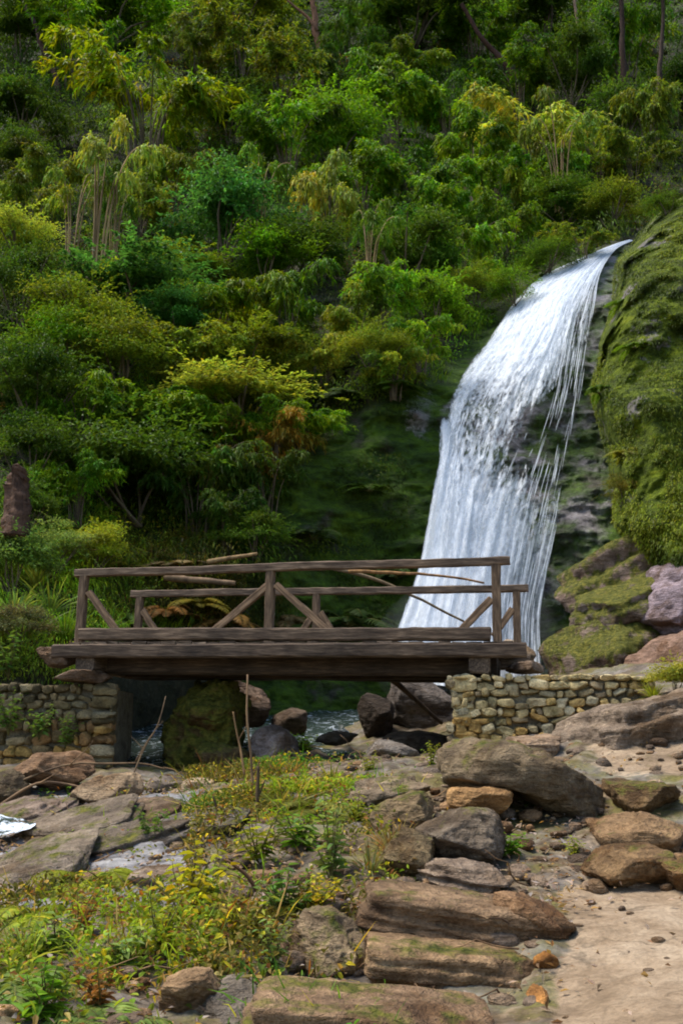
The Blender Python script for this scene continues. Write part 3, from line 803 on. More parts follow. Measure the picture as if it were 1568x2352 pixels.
def snag():
    u0, v0 = 1082, 475; Y = float(hillY(u0, v0)) - 3.2
    b = P(u0, v0, Y); B = Build(); path = curve_pts([P(1084,490,Y), P(1077,455,Y), P(1068,422,Y)], 8)
    v, q = tube(path - b, np.linspace(.16, .11, 8), 8, .2, 3); B.add(v, q)
    o = link('broken_trunk', B.mesh('broken_trunk', M_BARK)); o.location = b; o.color = (3, 2.7, 2.4, 1)
    tag(o, 'short pale broken trunk poking out of the bamboo above the waterfall', 'dead trunk')
snag()

# ------------------------------------------------------------------ rocks

def rock_mesh(dims, seed, p=3.2, cuts=9, amp=.16, layers=0.0, sub=5, taper=0.0):
    g = np.random.default_rng(seed); d, f = ico(sub)
    r = 1 / (np.abs(d) ** p).sum(1) ** (1 / p)
    v = d * r[:, None]
    for k in range(cuts + 5):
        n = rdirs(1, g)[0]; n[2] *= .8; n /= np.linalg.norm(n)
        c = (g.uniform(.55, .92) if p < 9 else g.uniform(.74, .95)) * np.abs(v @ n).max()
        ex = np.maximum(0, v @ n - c); v = v - n * (ex * .93)[:, None]
    v[:, 0] *= 1 + taper * v[:, 2]; v[:, 2] *= 1 - .25 * taper * v[:, 0]
    dims = np.array(dims, float) / 2; w = v * dims; m = dims.mean()
    q = w / m
    disp = amp * fbm(q * 1.1 + seed * 3.1, 5, seed, gain=.55) * m
    disp -= amp * .35 * m * np.maximum(0, 1 - np.abs(fbm(q * 1.4 + seed, 3, seed + 5)) * 9)
    if layers: 
        hh = w[:, 2] / (dims[2] + 1e-6) * 2.4 + .5 * fbm(q * .8, 2, seed + 8)
        disp += layers * dims[2] * (vnoise(np.stack([hh * 1.7, 0 * hh, 0 * hh + seed], 1), seed) - .1)
    disp += .05 * m * fbm(q * 5, 4, seed + 11) - .05 * m * np.maximum(0, 1 - np.abs(fbm(q * 2.6 + 5, 3, seed + 15)) * 14)
    w = w + d * disp[:, None] * np.array([1, 1, .8])
    return w, f

def rock(u0, u1, v0, v1, Y, depth, color, label, name='boulder', roll=0, yaw=0, seed=1, moss=.3, p=3.2, layers=0.0, amp=.16, sub=5, cuts=9, taper=0.0, group=None, grow=1.0, tilt=0, fix=False):
    if Y < 9.3 and not fix: Y = float(ground_hit((u0 + u1) / 2, min(v1, 2350))[1]) + .25 * depth - (.12 if v1 > 2350 else 0)
    c = P((u0 + u1) / 2, (v0 + v1) / 2, Y); s = Y / F
    w, f = rock_mesh(((u1 - u0) * s * grow, depth, (v1 - v0) * s * grow), seed, p, cuts, amp, layers, sub, taper)
    tint = 1 + .12 * fbm(w * 2 + seed, 3, seed + 2)[:, None] * np.array([1, .9, .75])
    me = mesh_np(name, w, np.zeros((0, 4), int), M_ROCK, True, col=tint, tris=f)
    o = link(name, me); o.location = c; o.rotation_euler = (R(tilt), -R(roll), R(yaw)); o.color = tuple(color) + (1,)
    o['moss'] = float(moss)
    tag(o, label, 'rock', group)
    return o

GREY = (.27, .255, .25); TAN = (.40, .29, .18); BRN = (.22, .16, .105); DK = (.075, .065, .06); BEI = (.42, .32, .22); BLU = (.24, .23, .26)
# beside the path
rock(1015,1375,1712,1868,9.1,1.5,(.22,.19,.14),'largest grey boulder with a dark brown face below the right stone wall',roll=-12,seed=3,moss=.36,p=2.6,amp=.2,yaw=12)
rock(1372,1560,1778,1872,8.9,1.0,(.17,.125,.07),'brown boulder to the right of the largest grey boulder',roll=-6,seed=4,moss=.42,p=2.8)
rock(1025,1172,1808,1880,8.5,.6,(.46,.31,.16),'orange tan flat faced stone tucked under the largest grey boulder',seed=5,moss=.1,p=4.5,roll=2,cuts=6,amp=.1)
rock(1370,1570,1868,1960,8.0,.8,(.26,.19,.12),'brown step stone with leaf litter below the brown boulder',seed=6,moss=.3,p=3,roll=-8)
rock(1322,1530,1950,2040,7.0,.7,(.25,.18,.105),'brown block edging the beige path, below the leaf littered step stone',seed=7,moss=.32,p=4,roll=3)
rock(1505,1640,1962,2050,6.9,.7,(.24,.165,.09),'brown block at the right picture edge above the beige path',seed=8,moss=.35,p=4)
rock(962,1150,1868,2000,7.6,.9,(.235,.215,.19),'pointed grey slab leaning in the slope under the orange tan stone',seed=9,moss=.28,p=3,roll=14,yaw=-20)
rock(965,1150,1985,2050,6.7,.8,(.34,.30,.27),'pale grey flat slab above the topmost stone step',seed=10,moss=.15,p=3.4,layers=.25,roll=-6)
rock(870,1000,1900,2020,7.3,.6,(.20,.17,.11),'weathered olive brown rock half hidden in dry grass beside the grey slab',seed=11,moss=.42,p=2.8)
rock(838,1285,2060,2140,6.0,.85,(.23,.175,.125),'topmost and longest of the three stone steps, layered and sloping right','stone_step',seed=12,moss=.3,p=11,layers=.25,roll=-8,amp=.07,cuts=0,taper=-.1,group='rough stone steps')
rock(850,1215,2168,2242,5.45,.75,(.26,.195,.13),'middle of the three stone steps, blocky with a lit top edge','stone_step',seed=13,moss=.32,p=12,layers=.22,roll=-6,amp=.07,cuts=0,group='rough stone steps')
rock(590,1110,2296,2460,4.36,.6,(.28,.21,.15),'lowest of the three stone steps, broad with a mossy dark face','stone_step',seed=14,moss=.36,p=12,layers=.22,roll=-5,amp=.07,cuts=0,fix=True,group='rough stone steps')
rock(662,860,2095,2225,5.5,.7,(.25,.21,.155),'knobbly mossy rock left of the middle stone step',seed=15,moss=.42,p=2.6,amp=.24)
rock(1105,1320,2060,2140,6.2,.6,(.28,.19,.12),'low brown rock under leaf litter behind the topmost step',seed=16,moss=.12,p=2.6,roll=-14)
rock(1222,1288,2192,2232,5.0,.2,(.50,.27,.08),'bright orange stone wedged between the middle step and the path',seed=17,moss=0,p=3,roll=30,sub=4)
rock(1196,1262,2275,2315,4.7,.2,(.40,.22,.08),'dull orange stone low between the steps and the path',seed=18,moss=.1,p=3,roll=52,sub=4)
rock(1228,1740,1612,1775,10.9,2.4,(.27,.24,.215),'wide sloping grey brown bedrock at the right edge below the stone wall',seed=20,moss=.14,p=3.2,roll=13,layers=.2,amp=.12,sub=6)
rock(1120,1300,1690,1745,10.6,1.0,(.30,.245,.2),'low brown bedrock hump above the largest grey boulder',seed=19,moss=.2,p=3,roll=6,layers=.12)
# stream and left bank
rock(42,225,1730,1822,10.8,.9,(.27,.19,.13),'reddish brown rounded boulder below the left stone wall',seed=21,moss=.22,p=2.4)
rock(-40,68,1772,1862,10.5,.8,(.10,.085,.06),'dark rounded boulder at the left picture edge above the white water',seed=22,moss=.35,p=2.4)
rock(175,350,1782,1870,10.0,.9,(.34,.28,.21),'tan angular boulder among the dry sticks',seed=23,moss=.2,p=3,roll=10)
rock(325,425,1778,1822,10.3,.6,(.24,.225,.22),'grey flat stone right of the tan angular boulder',seed=24,moss=.15,p=3,sub=4)
rock(422,510,1790,1826,9.9,.5,(.42,.37,.30),'pale flat stone alone in the middle of the stream bank',seed=25,moss=.05,p=4.5,sub=4,cuts=6)
rock(570,700,1668,1780,12.6,.9,BLU,'bluish grey boulder in the stream under the bridge',seed=26,moss=.15,p=2.5)
rock(372,590,1558,1800,13.4,1.5,(.13,.11,.05),'huge boulder covered with yellow brown moss under the bridge',seed=27,moss=.74,p=3.2,amp=.36,taper=-.15,roll=-8,cuts=12,sub=6)
rock(420,575,1592,1705,13.0,.8,(.16,.12,.05),'jagged yellow mossed rock in front of the huge mossy boulder',seed=90,moss=.7,p=4,roll=-34,cuts=14,amp=.3)
rock(440,590,1700,1800,12.7,.7,(.12,.095,.05),'lower dark mossed rock at the foot of the huge mossy boulder',seed=91,moss=.55,p=3,roll=-18,cuts=12,amp=.3)
rock(470,625,1555,1660,14.6,1.0,(.19,.15,.13),'brown rock behind the huge mossy boulder under the bridge',seed=28,moss=.22,p=2.6,roll=-22)
rock(815,905,1592,1700,14.6,.8,(.06,.05,.042),'dark round topped boulder in mid stream under the bridge',seed=29,moss=.1,p=2.5)
rock(885,1060,1545,1720,14.9,1.0,(.17,.165,.175),'dark grey wet rock face left of the right stone wall',seed=30,moss=.12,p=3.2,layers=.05,roll=4)
rock(815,965,1702,1762,11.6,.9,(.25,.25,.26),'smooth grey stone at the crest in front of the stream',seed=31,moss=.15,p=2.8,roll=-4)
rock(620,715,1625,1690,14.4,.7,(.15,.125,.11),'brown stone in the stream beyond the bluish boulder',seed=32,moss=.2,p=2.8,sub=4)
rock(720,830,1680,1712,13.6,.6,(.15,.15,.15),'low wet stone beside the little cascade under the bridge',seed=33,moss=.05,p=2.4,sub=4)
rock(880,1040,1680,1730,13.0,.7,(.10,.09,.085),'low dark stone at the foot of the wet rock face',seed=34,moss=.2,p=2.6,sub=4)
rock(950,1040,1735,1800,10.3,.6,(.26,.235,.215),'small grey stone left of the largest grey boulder',seed=35,moss=.3,p=3,sub=4)
rock(770,980,1790,1850,9.2,.9,(.24,.21,.17),'grey slab with dark moss lines in the middle of the slope',seed=36,moss=.36,p=3,layers=.3,roll=6)
rock(850,1010,1830,1915,8.5,.8,(.22,.18,.12),'rough mossy brown rock left of the orange tan stone',seed=37,moss=.42,p=2.8,roll=14)
# tilted slabs at the left
SL = [(-40,170,1842,1885,9.6,'mauve grey tilted slab just above the white water'),(60,330,1870,1925,8.9,'long tilted grey slab ending at the white water'),
 (120,420,1905,1960,8.2,'second tilted grey slab down from the white water'),(-60,230,1955,2010,7.9,'pale tilted slab at the left edge below the white water'),
 (-90,160,2010,2060,7.2,'lowest pale tilted slab at the left edge'),(330,560,1880,1935,8.2,'tilted blue grey slab among yellow grass in mid bank'),
 (250,430,1850,1885,9.0,'thin tilted brown slab above the long grey slab')]
for i, (a, b, c, d, Y, lab) in enumerate(SL):
    rock(a, b, c, d, Y, .85, [(.22,.19,.18),(.21,.19,.17),(.19,.175,.16),(.27,.25,.225),(.28,.26,.24),(.18,.18,.19),(.2,.16,.125)][i], lab, 'rock_slab', roll=11, yaw=-10, seed=50 + i, moss=.34, p=4, layers=.35, amp=.12, cuts=5, grow=1.05, tilt=14, group='tilted slabs of the left bank')
rock(352,520,2232,2335,4.75,.35,(.27,.20,.13),'narrow brown ridge of stone slanting up in the lower left undergrowth','rock_slab',roll=24,seed=60,moss=.25,p=3,amp=.15)
rock(440,640,2270,2400,4.7,.7,(.20,.195,.19),'grey rock behind the narrow ridge at the bottom edge',seed=61,moss=.25,p=3,roll=10)
rock(300,420,1990,2050,6.6,.5,(.28,.25,.235),'small pinkish grey stone amid the herbs left of centre',seed=62,moss=.15,p=3,sub=4)
rock(88,188,1490,1532,12.7,.7,(.23,.185,.155),'brown slab lying at the left end of the bridge','rock_slab',seed=63,moss=.15,p=4.5,roll=-3,amp=.12)
rock(120,262,1535,1570,12.5,.8,(.27,.225,.20),'thin slab stacked on the left stone wall under the bridge end','rock_slab',seed=64,moss=.1,p=5,sub=4)
rock(1165,1250,1520,1545,12.4,.7,(.30,.25,.22),'thin slab on the right stone wall beside the bridge beam','rock_slab',seed=65,moss=.1,p=5,sub=4)
# beyond the bridge, right of the fall
rock(1262,1560,1395,1585,16.6,2.4,(.22,.19,.19),'mossy green grey rock right of the foot of the waterfall',seed=70,moss=.62,p=3.2,roll=20,layers=.25,tilt=12)
rock(1370,1800,1440,1610,15.2,2.2,(.25,.185,.165),'smooth reddish brown rock above the right stone wall',seed=71,moss=.05,p=3.2,roll=25,amp=.1,layers=.1,tilt=10)
rock(1450,1740,1278,1440,15.9,2.0,(.30,.275,.38),'smooth violet grey rock at the right edge',seed=72,moss=.1,p=3.2,roll=14,tilt=12,layers=.1)
rock(1275,1620,1225,1375,17.6,2.2,(.24,.20,.20),'streaked purple brown rock beside the lower waterfall',seed=73,moss=.62,p=3.2,roll=30,layers=.2,tilt=12)
rock(1310,1620,1315,1450,16.9,2.0,(.22,.20,.21),'layered moss striped rock between the violet and the green rock',seed=74,moss=.62,p=3.2,roll=22,layers=.3,tilt=12)
rock(1120,1230,1470,1540,17.5,1.0,(.42,.38,.34),'pale stone glimpsed through the right end of the railing',seed=75,moss=.1,p=2.6,sub=4)

# ------------------------------------------------------------------ mossy cliff on the right
CL_V = [380, 450, 520, 600, 640, 700, 800, 900, 1000, 1100, 1200, 1300, 1420, 1600]
CL_U = [1760, 1572, 1482, 1412, 1408, 1404, 1376, 1352, 1380, 1408, 1405, 1480, 1560, 1640]
CL_Y = [25, 23, 21.8, 20.8, 20.4, 20.0, 19.4, 18.9, 18.6, 18.2, 17.8, 17.3, 16.6, 15.5]
def cliff_surface(a, v):
    uL = np.interp(v, CL_V, CL_U); u = uL + (2350 - uL) * a ** 1.6
    Y = np.interp(v, CL_V, CL_Y) - 1.5 * a + 4.0 * np.exp(-a / .035) - 1.0 * np.exp(-((a - .3) / .2) ** 2)
    return u, Y
def cliff_material():
    t = NT('mossy_cliff'); p = t.n('ShaderNodeNewGeometry').outputs['Position']
    mc, mh = moss_color(t, p, 1.15)
    mc = t.mix(1.0, mc, (1.5, 1.4, .9, 1), 'MULTIPLY')
    n = t.noise(1.1, 8, .7, p); n2 = t.noise(7, 6, .65, p)
    rk = t.ramp(n2, (.3, (.06, .05, .045)), (.65, (.30, .26, .24)))
    c = t.mix(t.ramp(n, (.585, 0.), (.63, .9)), mc, rk)
    return t.out(t.principled(c, .9, t.bump(t.math('ADD', mh, n2), .9, .16), .2))
def build_cliff():
    a = np.linspace(0, 1, 200); v = np.linspace(380, 1600, 320)
    A, V = np.meshgrid(a, v); U, Y = cliff_surface(A, V)
    U = U + np.where(A < .2, 1, 0) * 14 * fbm(np.stack([V / 60, V * 0, V * 0], -1), 3, 4)
    p = P(U, V, Y)
    d = 1.0 * fbm(p * .55, 4, 41) + .45 * fbm(p * np.array([1.3, 1.3, 1.1]), 5, 42) + .09 * fbm(p * 6, 3, 43)
    p = P(U, V, Y * (1 + d / 20))
    o = link('mossy_cliff', mesh_np('mossy_cliff', p.reshape(-1, 3), grid_quads(320, 200)[:, ::-1], cliff_material()))
    tag(o, 'moss covered cliff bulging along the right of the waterfall', 'cliff', kind='structure')
    # hanging moss and small leaves on it: nobody could count these
    g = np.random.default_rng(5); n = 52000
    a = g.uniform(.0, .55, n) ** 1.0; v = g.uniform(395, 1330, n)
    keep = fbm(np.stack([a * 9, v / 110, 0 * a], -1), 3, 44) > np.where((v < 680) | (v > 1020), -.1, .2) + g.normal(0, .22, n)
    a, v = a[keep], v[keep]; n = len(a)
    U, Y = cliff_surface(a, v); pp = P(U, v, Y)
    d = 1.0 * fbm(pp * .55, 4, 41) + .45 * fbm(pp * np.array([1.3, 1.3, 1.1]), 5, 42)
    pp = P(U, v, Y * (1 + d / 20) - .04)
    dr = np.stack([g.normal(-.45, .35, n), g.normal(-.5, .3, n), g.normal(-.45, .5, n)], 1)
    t = smooth(-.3, .4, fbm(pp * .8, 3, 45))[:, None]
    c = (np.array([.05, .075, .006]) * (1 - t) + np.array([.17, .20, .012]) * t) * tints(n, g, .3, .1)
    vv, q, cc = leaves(pp, dr, np.array([0, -.5, .8]) + g.normal(0, .4, (n, 3)), g.uniform(.035, .1, n), g.uniform(.012, .03, n), c * 1.05, droop=.35)
    o = link('cliff_moss', mesh_np('cliff_moss', vv, q, M_LEAF, False, col=cc)); tag(o, 'shaggy hanging moss and small leaves on the right cliff', 'moss', kind='stuff')
    # same for the darker cliff at the left of the fall
    n = 26000; u = g.uniform(540, 1400, n); v = g.uniform(600, 1560, n)
    L = np.interp(v, [560, 640, 720, 850, 930, 1100, 1300, 1700], [1390, 1225, 1150, 1000, 860, 640, 585, 560])
    Rr = np.interp(v, [560, 640, 785, 905, 960, 1120, 1300, 1500], [1400, 1225, 1110, 1000, 955, 970, 940, 890])
    keep = (u > L - 20) & (u < Rr - 12) & (fbm(np.stack([u / 90, v / 90, 0 * u], -1), 3, 46) > .05)
    u, v = u[keep], v[keep]; n = len(u); pp = P(u, v, hillY(u, v) - .25)
    dr = np.stack([g.normal(.1, .5, n), g.normal(-.5, .3, n), g.normal(-.35, .5, n)], 1)
    t = smooth(-.3, .4, fbm(pp * .8, 3, 47))[:, None]
    c = (np.array([.028, .045, .004]) * (1 - t) + np.array([.08, .12, .006]) * t) * tints(n, g, .3, .1)
    vv, q, cc = leaves(pp, dr, np.array([0, -.5, .8]) + g.normal(0, .4, (n, 3)), g.uniform(.05, .12, n), g.uniform(.02, .04, n), c, droop=.3)
    o = link('cliff_moss', mesh_np('cliff_moss', vv, q, M_LEAF, False, col=cc)); tag(o, 'dark moss and tiny ferns on the cliff left of the waterfall', 'moss', kind='stuff')
build_cliff()

# ------------------------------------------------------------------ waterfall
FL = [  # five flow lines of the main fall, from the lip down
 [(1409,561),(1322,597),(1236,640),(1176,700),(1118,785),(1064,850),(1034,905),(1022,960),(1006,1040),(990,1120),(972,1220),(955,1300),(925,1390),(893,1470),(872,1550)],
 [(1410,564),(1333,606),(1266,660),(1216,740),(1171,820),(1122,890),(1090,950),(1065,1030),(1047,1110),(1036,1200),(1026,1300),(1006,1400),(985,1500),(978,1570)],
 [(1411,566),(1346,615),(1296,680),(1261,760),(1226,830),(1190,910),(1160,990),(1135,1070),(1112,1150),(1096,1230),(1085,1310),(1072,1400),(1062,1500),(1056,1580)],
 [(1412,569),(1363,620),(1323,690),(1301,760),(1286,840),(1270,920),(1246,1000),(1221,1080),(1196,1160),(1180,1240),(1165,1320),(1150,1410),(1141,1500),(1136,1590)],
 [(1413,573),(1378,625),(1366,690),(1352,770),(1340,850),(1328,930),(1312,1010),(1298,1090),(1285,1170),(1268,1250),(1252,1330),(1240,1410),(1240,1500),(1244,1590)]]
NF = 130
for k, f in enumerate(FL): f.insert(0, (1462, 545 + k))
FLc = np.stack([curve_pts(f, NF) for f in FL])          # 5 x NF x 2
def fall_uv(s, t):
    """s across 0..1, t down 0..1"""
    x = np.clip(s * 4, 0, 3.9999); i = x.astype(int); f = x - i
    y = np.clip(t * (NF - 1), 0, NF - 1.001); j = y.astype(int); g = (y - j)[..., None]; f = f[..., None]
    a = FLc[i, j] * (1 - g) + FLc[i, j + 1] * g; b = FLc[np.minimum(i + 1, 4), j] * (1 - g) + FLc[np.minimum(i + 1, 4), j + 1] * g
    return a * (1 - f) + b * f
def fall_Y(u, v, s, t):
    return hillY(u, v) - .35 - .55 * np.sin(np.pi * np.clip(s, 0, 1)) * smooth(0, .3, t) - .25 * smooth(.5, .9, t)
def fall_density(s, t):
    d = 1.0 - .54 * smooth(.64, .86, s) * smooth(.08, .22, t) * (1 - .55 * smooth(.5, .72, t))
    d -= .52 * np.exp(-((t - .50) / .14) ** 2) * smooth(.0, .25, s)
    hole = np.exp(-(((s - .69 + (t - .5) * .8) / .11) ** 2 + ((t - .50) / .08) ** 2)); d -= .75 * hole
    d -= .22 * smooth(.5, 1.0, s) * smooth(.55, .8, t)
    d -= .18 * smooth(.55, 1, t) * np.exp(-((s - .45) / .12) ** 2)
    d -= .75 * smooth(.045, .0, s) * smooth(.08, .25, t) + .3 * smooth(.14, .0, s) * smooth(.3, .5, t)
    d += .3 * smooth(.58, .8, t) * smooth(.5, .15, s) * smooth(0, .06, s) + .25 * smooth(.45, .2, t) * smooth(.7, .45, s)
    return np.clip(d, 0, 1)
def water_material():
    t = NT('falling_water')
    uv = t.n('ShaderNodeUVMap', uv_map='flow').outputs[0]
    def nz(sx, sy, sc, det=5, off=0):
        mp = t.n('ShaderNodeMapping'); mp.inputs['Scale'].default_value = (sx, sy, 1); mp.inputs['Location'].default_value = (off, off * .37, off * .7); t.put(mp.inputs[0], uv)
        return t.noise(sc, det, .62, mp.outputs[0], .25)
    lowr = t.attr('low').outputs['Fac']
    n1 = nz(32, 34, 1.0, 5); n2 = nz(60, 85, 1.0, 4, 5.3); n3 = nz(8, 3.2, 1.0, 3, 11.)
    d = t.attr('dens').outputs['Fac']
    n = t.math('ADD', t.math('MULTIPLY', n1, .45), t.math('ADD', t.math('MULTIPLY', n2, .35), t.math('MULTIPLY', n3, .2)))
    a = t.math('ADD', t.math('MULTIPLY', t.math('SUBTRACT', n, .5), t.math('MULTIPLY_ADD', lowr, -5.8, 8.0)), t.math('MULTIPLY', t.math('SUBTRACT', d, .36), 2.6), clamp=True)
    a = t.math('MULTIPLY', a, t.math('MULTIPLY_ADD', d, .25, .72), clamp=True)
    c = t.ramp(n2, (.3, (.62, .68, .76)), (.6, (.86, .89, .93)))
    sh = t.principled(c, .45, spec=.3)
    tl = t.n('ShaderNodeBsdfTranslucent', ins={0: (.85, .9, .96, 1)})
    mx = t.n('ShaderNodeMixShader', ins={0: .4}); t.put(mx.inputs[1], sh); t.put(mx.inputs[2], tl.outputs[0])
    tr = t.n('ShaderNodeBsdfTransparent')
    m2 = t.n('ShaderNodeMixShader'); t.put(m2.inputs[0], a); t.put(m2.inputs[1], tr.outputs[0]); t.put(m2.inputs[2], mx.outputs[0])
    return t.out(m2.outputs[0])
M_WATER = water_material()

def set_uv(me, uv):
    l = me.uv_layers.new(name='flow'); idx = np.empty(len(me.loops), np.int32); me.loops.foreach_get('vertex_index', idx)
    l.data.foreach_set('uv', np.ascontiguousarray(uv[idx], np.float32).ravel())

def build_fall():
    g = np.random.default_rng(12)
    V, Q, D, UVs, LY, TT = [], [], [], [], [], []; n0 = 0
    def push(p, q, d, uv, layer, tt):
        nonlocal n0
        V.append(p.reshape(-1, 3)); Q.append(q + n0); D.append(d.ravel()); UVs.append(uv.reshape(-1, 2)); LY.append(np.full(d.size, layer)); TT.append(np.asarray(tt, float).ravel()); n0 += d.size
    s = np.linspace(0, 1, 70); t = np.linspace(0, 1, 220)
    Sg, Tg = np.meshgrid(s, t)
    for layer, off in ((0, 0.0), (1, .22), (2, .42)):
        uv = fall_uv(Sg, Tg); u, v = uv[..., 0], uv[..., 1]
        Y = fall_Y(u, v, Sg, Tg) - off * smooth(0, .25, Tg)
        fl = np.stack([Sg * 22 + layer * 7, Tg * 7, 0 * Sg + layer], -1)
        Y = Y + .16 * fbm(fl, 3, 60) * smooth(0, .15, Tg)
        d = fall_density(Sg, Tg) * (1 - .22 * layer)
        push(P(u, v, Y), grid_quads(220, 70)[:, ::-1], d, np.stack([Sg + layer * 1.37, Tg * 1.0 + layer * .61], -1), layer, Tg)
    # small side fall over the ledge at the left
    sl = [(1006,950),(1004,975),(1003,1010),(1000,1080),(992,1150),(980,1230),(968,1310),(948,1400),(925,1490)]
    sr = [(1022,948),(1040,970),(1046,1010),(1044,1080),(1042,1150),(1040,1230),(1038,1310),(1030,1400),(1020,1490)]
    a = curve_pts(sl, 90); b = curve_pts(sr, 90); s2 = np.linspace(0, 1, 24)
    g2 = a[:, None] * (1 - s2)[None, :, None] + b[:, None] * s2[None, :, None]
    S2, T2 = np.meshgrid(s2, np.linspace(0, 1, 90))
    Y = hillY(g2[..., 0], g2[..., 1]) - .55 - .2 * np.sin(np.pi * S2) - .5 * T2
    push(P(g2[..., 0], g2[..., 1], Y), grid_quads(90, 24)[:, ::-1], np.clip(.98 * np.sin(np.pi * S2) ** 1.0 * smooth(0, .16, T2) * (1 - .35 * T2), 0, 1), np.stack([S2 * .25 + 4.2, T2 * .6], -1), 3, T2)
    # separate strands and thrown threads of water
    N = 700
    for k in range(N):
        if k % 3: s0 = g.uniform(.74, 1.0); t0 = g.uniform(.05, .95)
        else: s0 = g.uniform(0, 1); t0 = g.uniform(.06, .97)
        ln = g.uniform(.012, .05) * (2.2 if s0 > .74 else 1)
        if g.random() > .25 + .9 * float(fall_density(np.array(s0), np.array(t0))): continue
        tt = np.clip(np.linspace(t0, t0 + ln, 5), 0, 1); ss = s0 + g.normal(0, .006) * np.linspace(0, 1, 5)
        uv = fall_uv(np.clip(ss, 0, 1), tt); w = g.uniform(.004, .009)
        Y = fall_Y(uv[:, 0], uv[:, 1], ss, tt) - g.uniform(.0, .6)
        c = P(uv[:, 0], uv[:, 1], Y); side = np.array([w, 0, w * .3])[None] * np.array([.15, .8, 1, .8, .15])[:, None]
        p = np.stack([c - side, c + side], 1)
        q = np.array([[2 * i, 2 * i + 1, 2 * i + 3, 2 * i + 2] for i in range(4)])
        push(p, q, np.full((5, 2), .72), np.stack([np.full((5, 2), s0), np.repeat(tt[:, None], 2, 1)], -1), 4, np.full((5, 2), .9))
    me = mesh_np('waterfall', np.concatenate(V), np.concatenate(Q), M_WATER, True, attrs={'dens': np.concatenate(D), 'low': smooth(.55, .8, np.concatenate(TT)) + np.where(np.concatenate(LY) == 3, .6, 0)})
    set_uv(me, np.concatenate(UVs))
    o = link('waterfall', me); tag(o, 'white waterfall fanning down the rock behind the wooden bridge', 'waterfall', kind='structure')
build_fall()
def build_mist():
    d, f = ico(4); c = P(1060, 1480, 18.6)
    v = d * np.array([1.7, .8, 1.5]) * (1 + .18 * fbm(d * 1.6, 3, 5))[:, None]; v[:, 0] += .12 * v[:, 2]
    t = NT('mist'); pv = t.n('ShaderNodeVolumePrincipled', ins={'Color': (.92, .95, 1, 1), 'Density': .075, 'Anisotropy': .2})
    o = t.n('ShaderNodeOutputMaterial'); t.put(o.inputs['Volume'], pv.outputs[0])
    o = link('mist', mesh_np('mist', v, np.zeros((0, 4), int), t.m, True, tris=f)); o.location = c
    tag(o, 'pale spray drifting at the foot of the waterfall', 'mist', kind='stuff')
build_mist()

def water_mat(name, foam):
    t = NT(name); p = t.n('ShaderNodeNewGeometry').outputs['Position']
    n = t.noise(3.5, 5, .6, p, .6); f = t.noise(6, 6, .7, p, 1.0)
    ff = t.ramp(f, (.62 - foam, 0.), (.74 - foam, 1.))
    c = t.mix(ff, (.035, .05, .042, 1), (.70, .76, .82, 1))
    r = t.math('ADD', .22, t.math('MULTIPLY', ff, .5))
    return t.out(t.principled(c, r, t.bump(n, .5, .12), .3))
def build_stream():
    xs = np.linspace(-5, 5, 140); ys = np.linspace(12.0, 20, 110); X, Y = np.meshgrid(xs, ys)
    Z = np.interp(Y, [12.0, 13, 14.5, 16, 18, 20], [-.50, -.36, -.06, .08, .4, .75]) + .03 * fbm(np.stack([X * 2, Y * 2, 0 * X], -1), 3, 8)
    o = link('stream_water', mesh_np('stream_water', np.stack([X, Y, Z], -1).reshape(-1, 3), grid_quads(110, 140), water_mat('stream_water', .06)))
    tag(o, 'dark stream water flowing under the bridge', 'water', kind='structure')
    U = np.linspace(-260, 82, 60); T = np.linspace(0, 1, 24); Ug, Tg = np.meshgrid(U, T)
    Vg = np.interp(Ug, [-260, 0, 40, 82], [1850, 1874, 1884, 1888]) + Tg * np.interp(Ug, [-260, 0, 40, 82], [90, 52, 34, 10])
    Yg = 8.75 - .55 * Tg
    p = P(Ug, Vg, Yg); p[..., 2] += .05 * fbm(p * 4, 3, 3)
    o = link('rapid_water', mesh_np('rapid_water', p.reshape(-1, 3), grid_quads(24, 60)[:, ::-1], water_mat('rapid_water', .19)))
    tag(o, 'patch of white rushing water at the left edge', 'water', kind='structure')
    U, T = np.meshgrid(np.linspace(748, 812, 24), np.linspace(0, 1, 14))
    U = 778 + (U - 780) * (.3 + .5 * T) + 9 * fbm(np.stack([T * 5, U * 0, U / 40], -1), 2, 14)
    p = P(U, 1655 + 42 * T, 14.3 - .7 * T ** .6 + .1 * fbm(np.stack([U / 9, T * 2, 0 * U], -1), 2, 4))
    o = link('cascade_water', mesh_np('cascade_water', p.reshape(-1, 3), grid_quads(14, 24)[:, ::-1], water_mat('cascade_water', .10)))
    tag(o, 'little white cascade between the stones under the bridge', 'water', kind='structure')
build_stream()

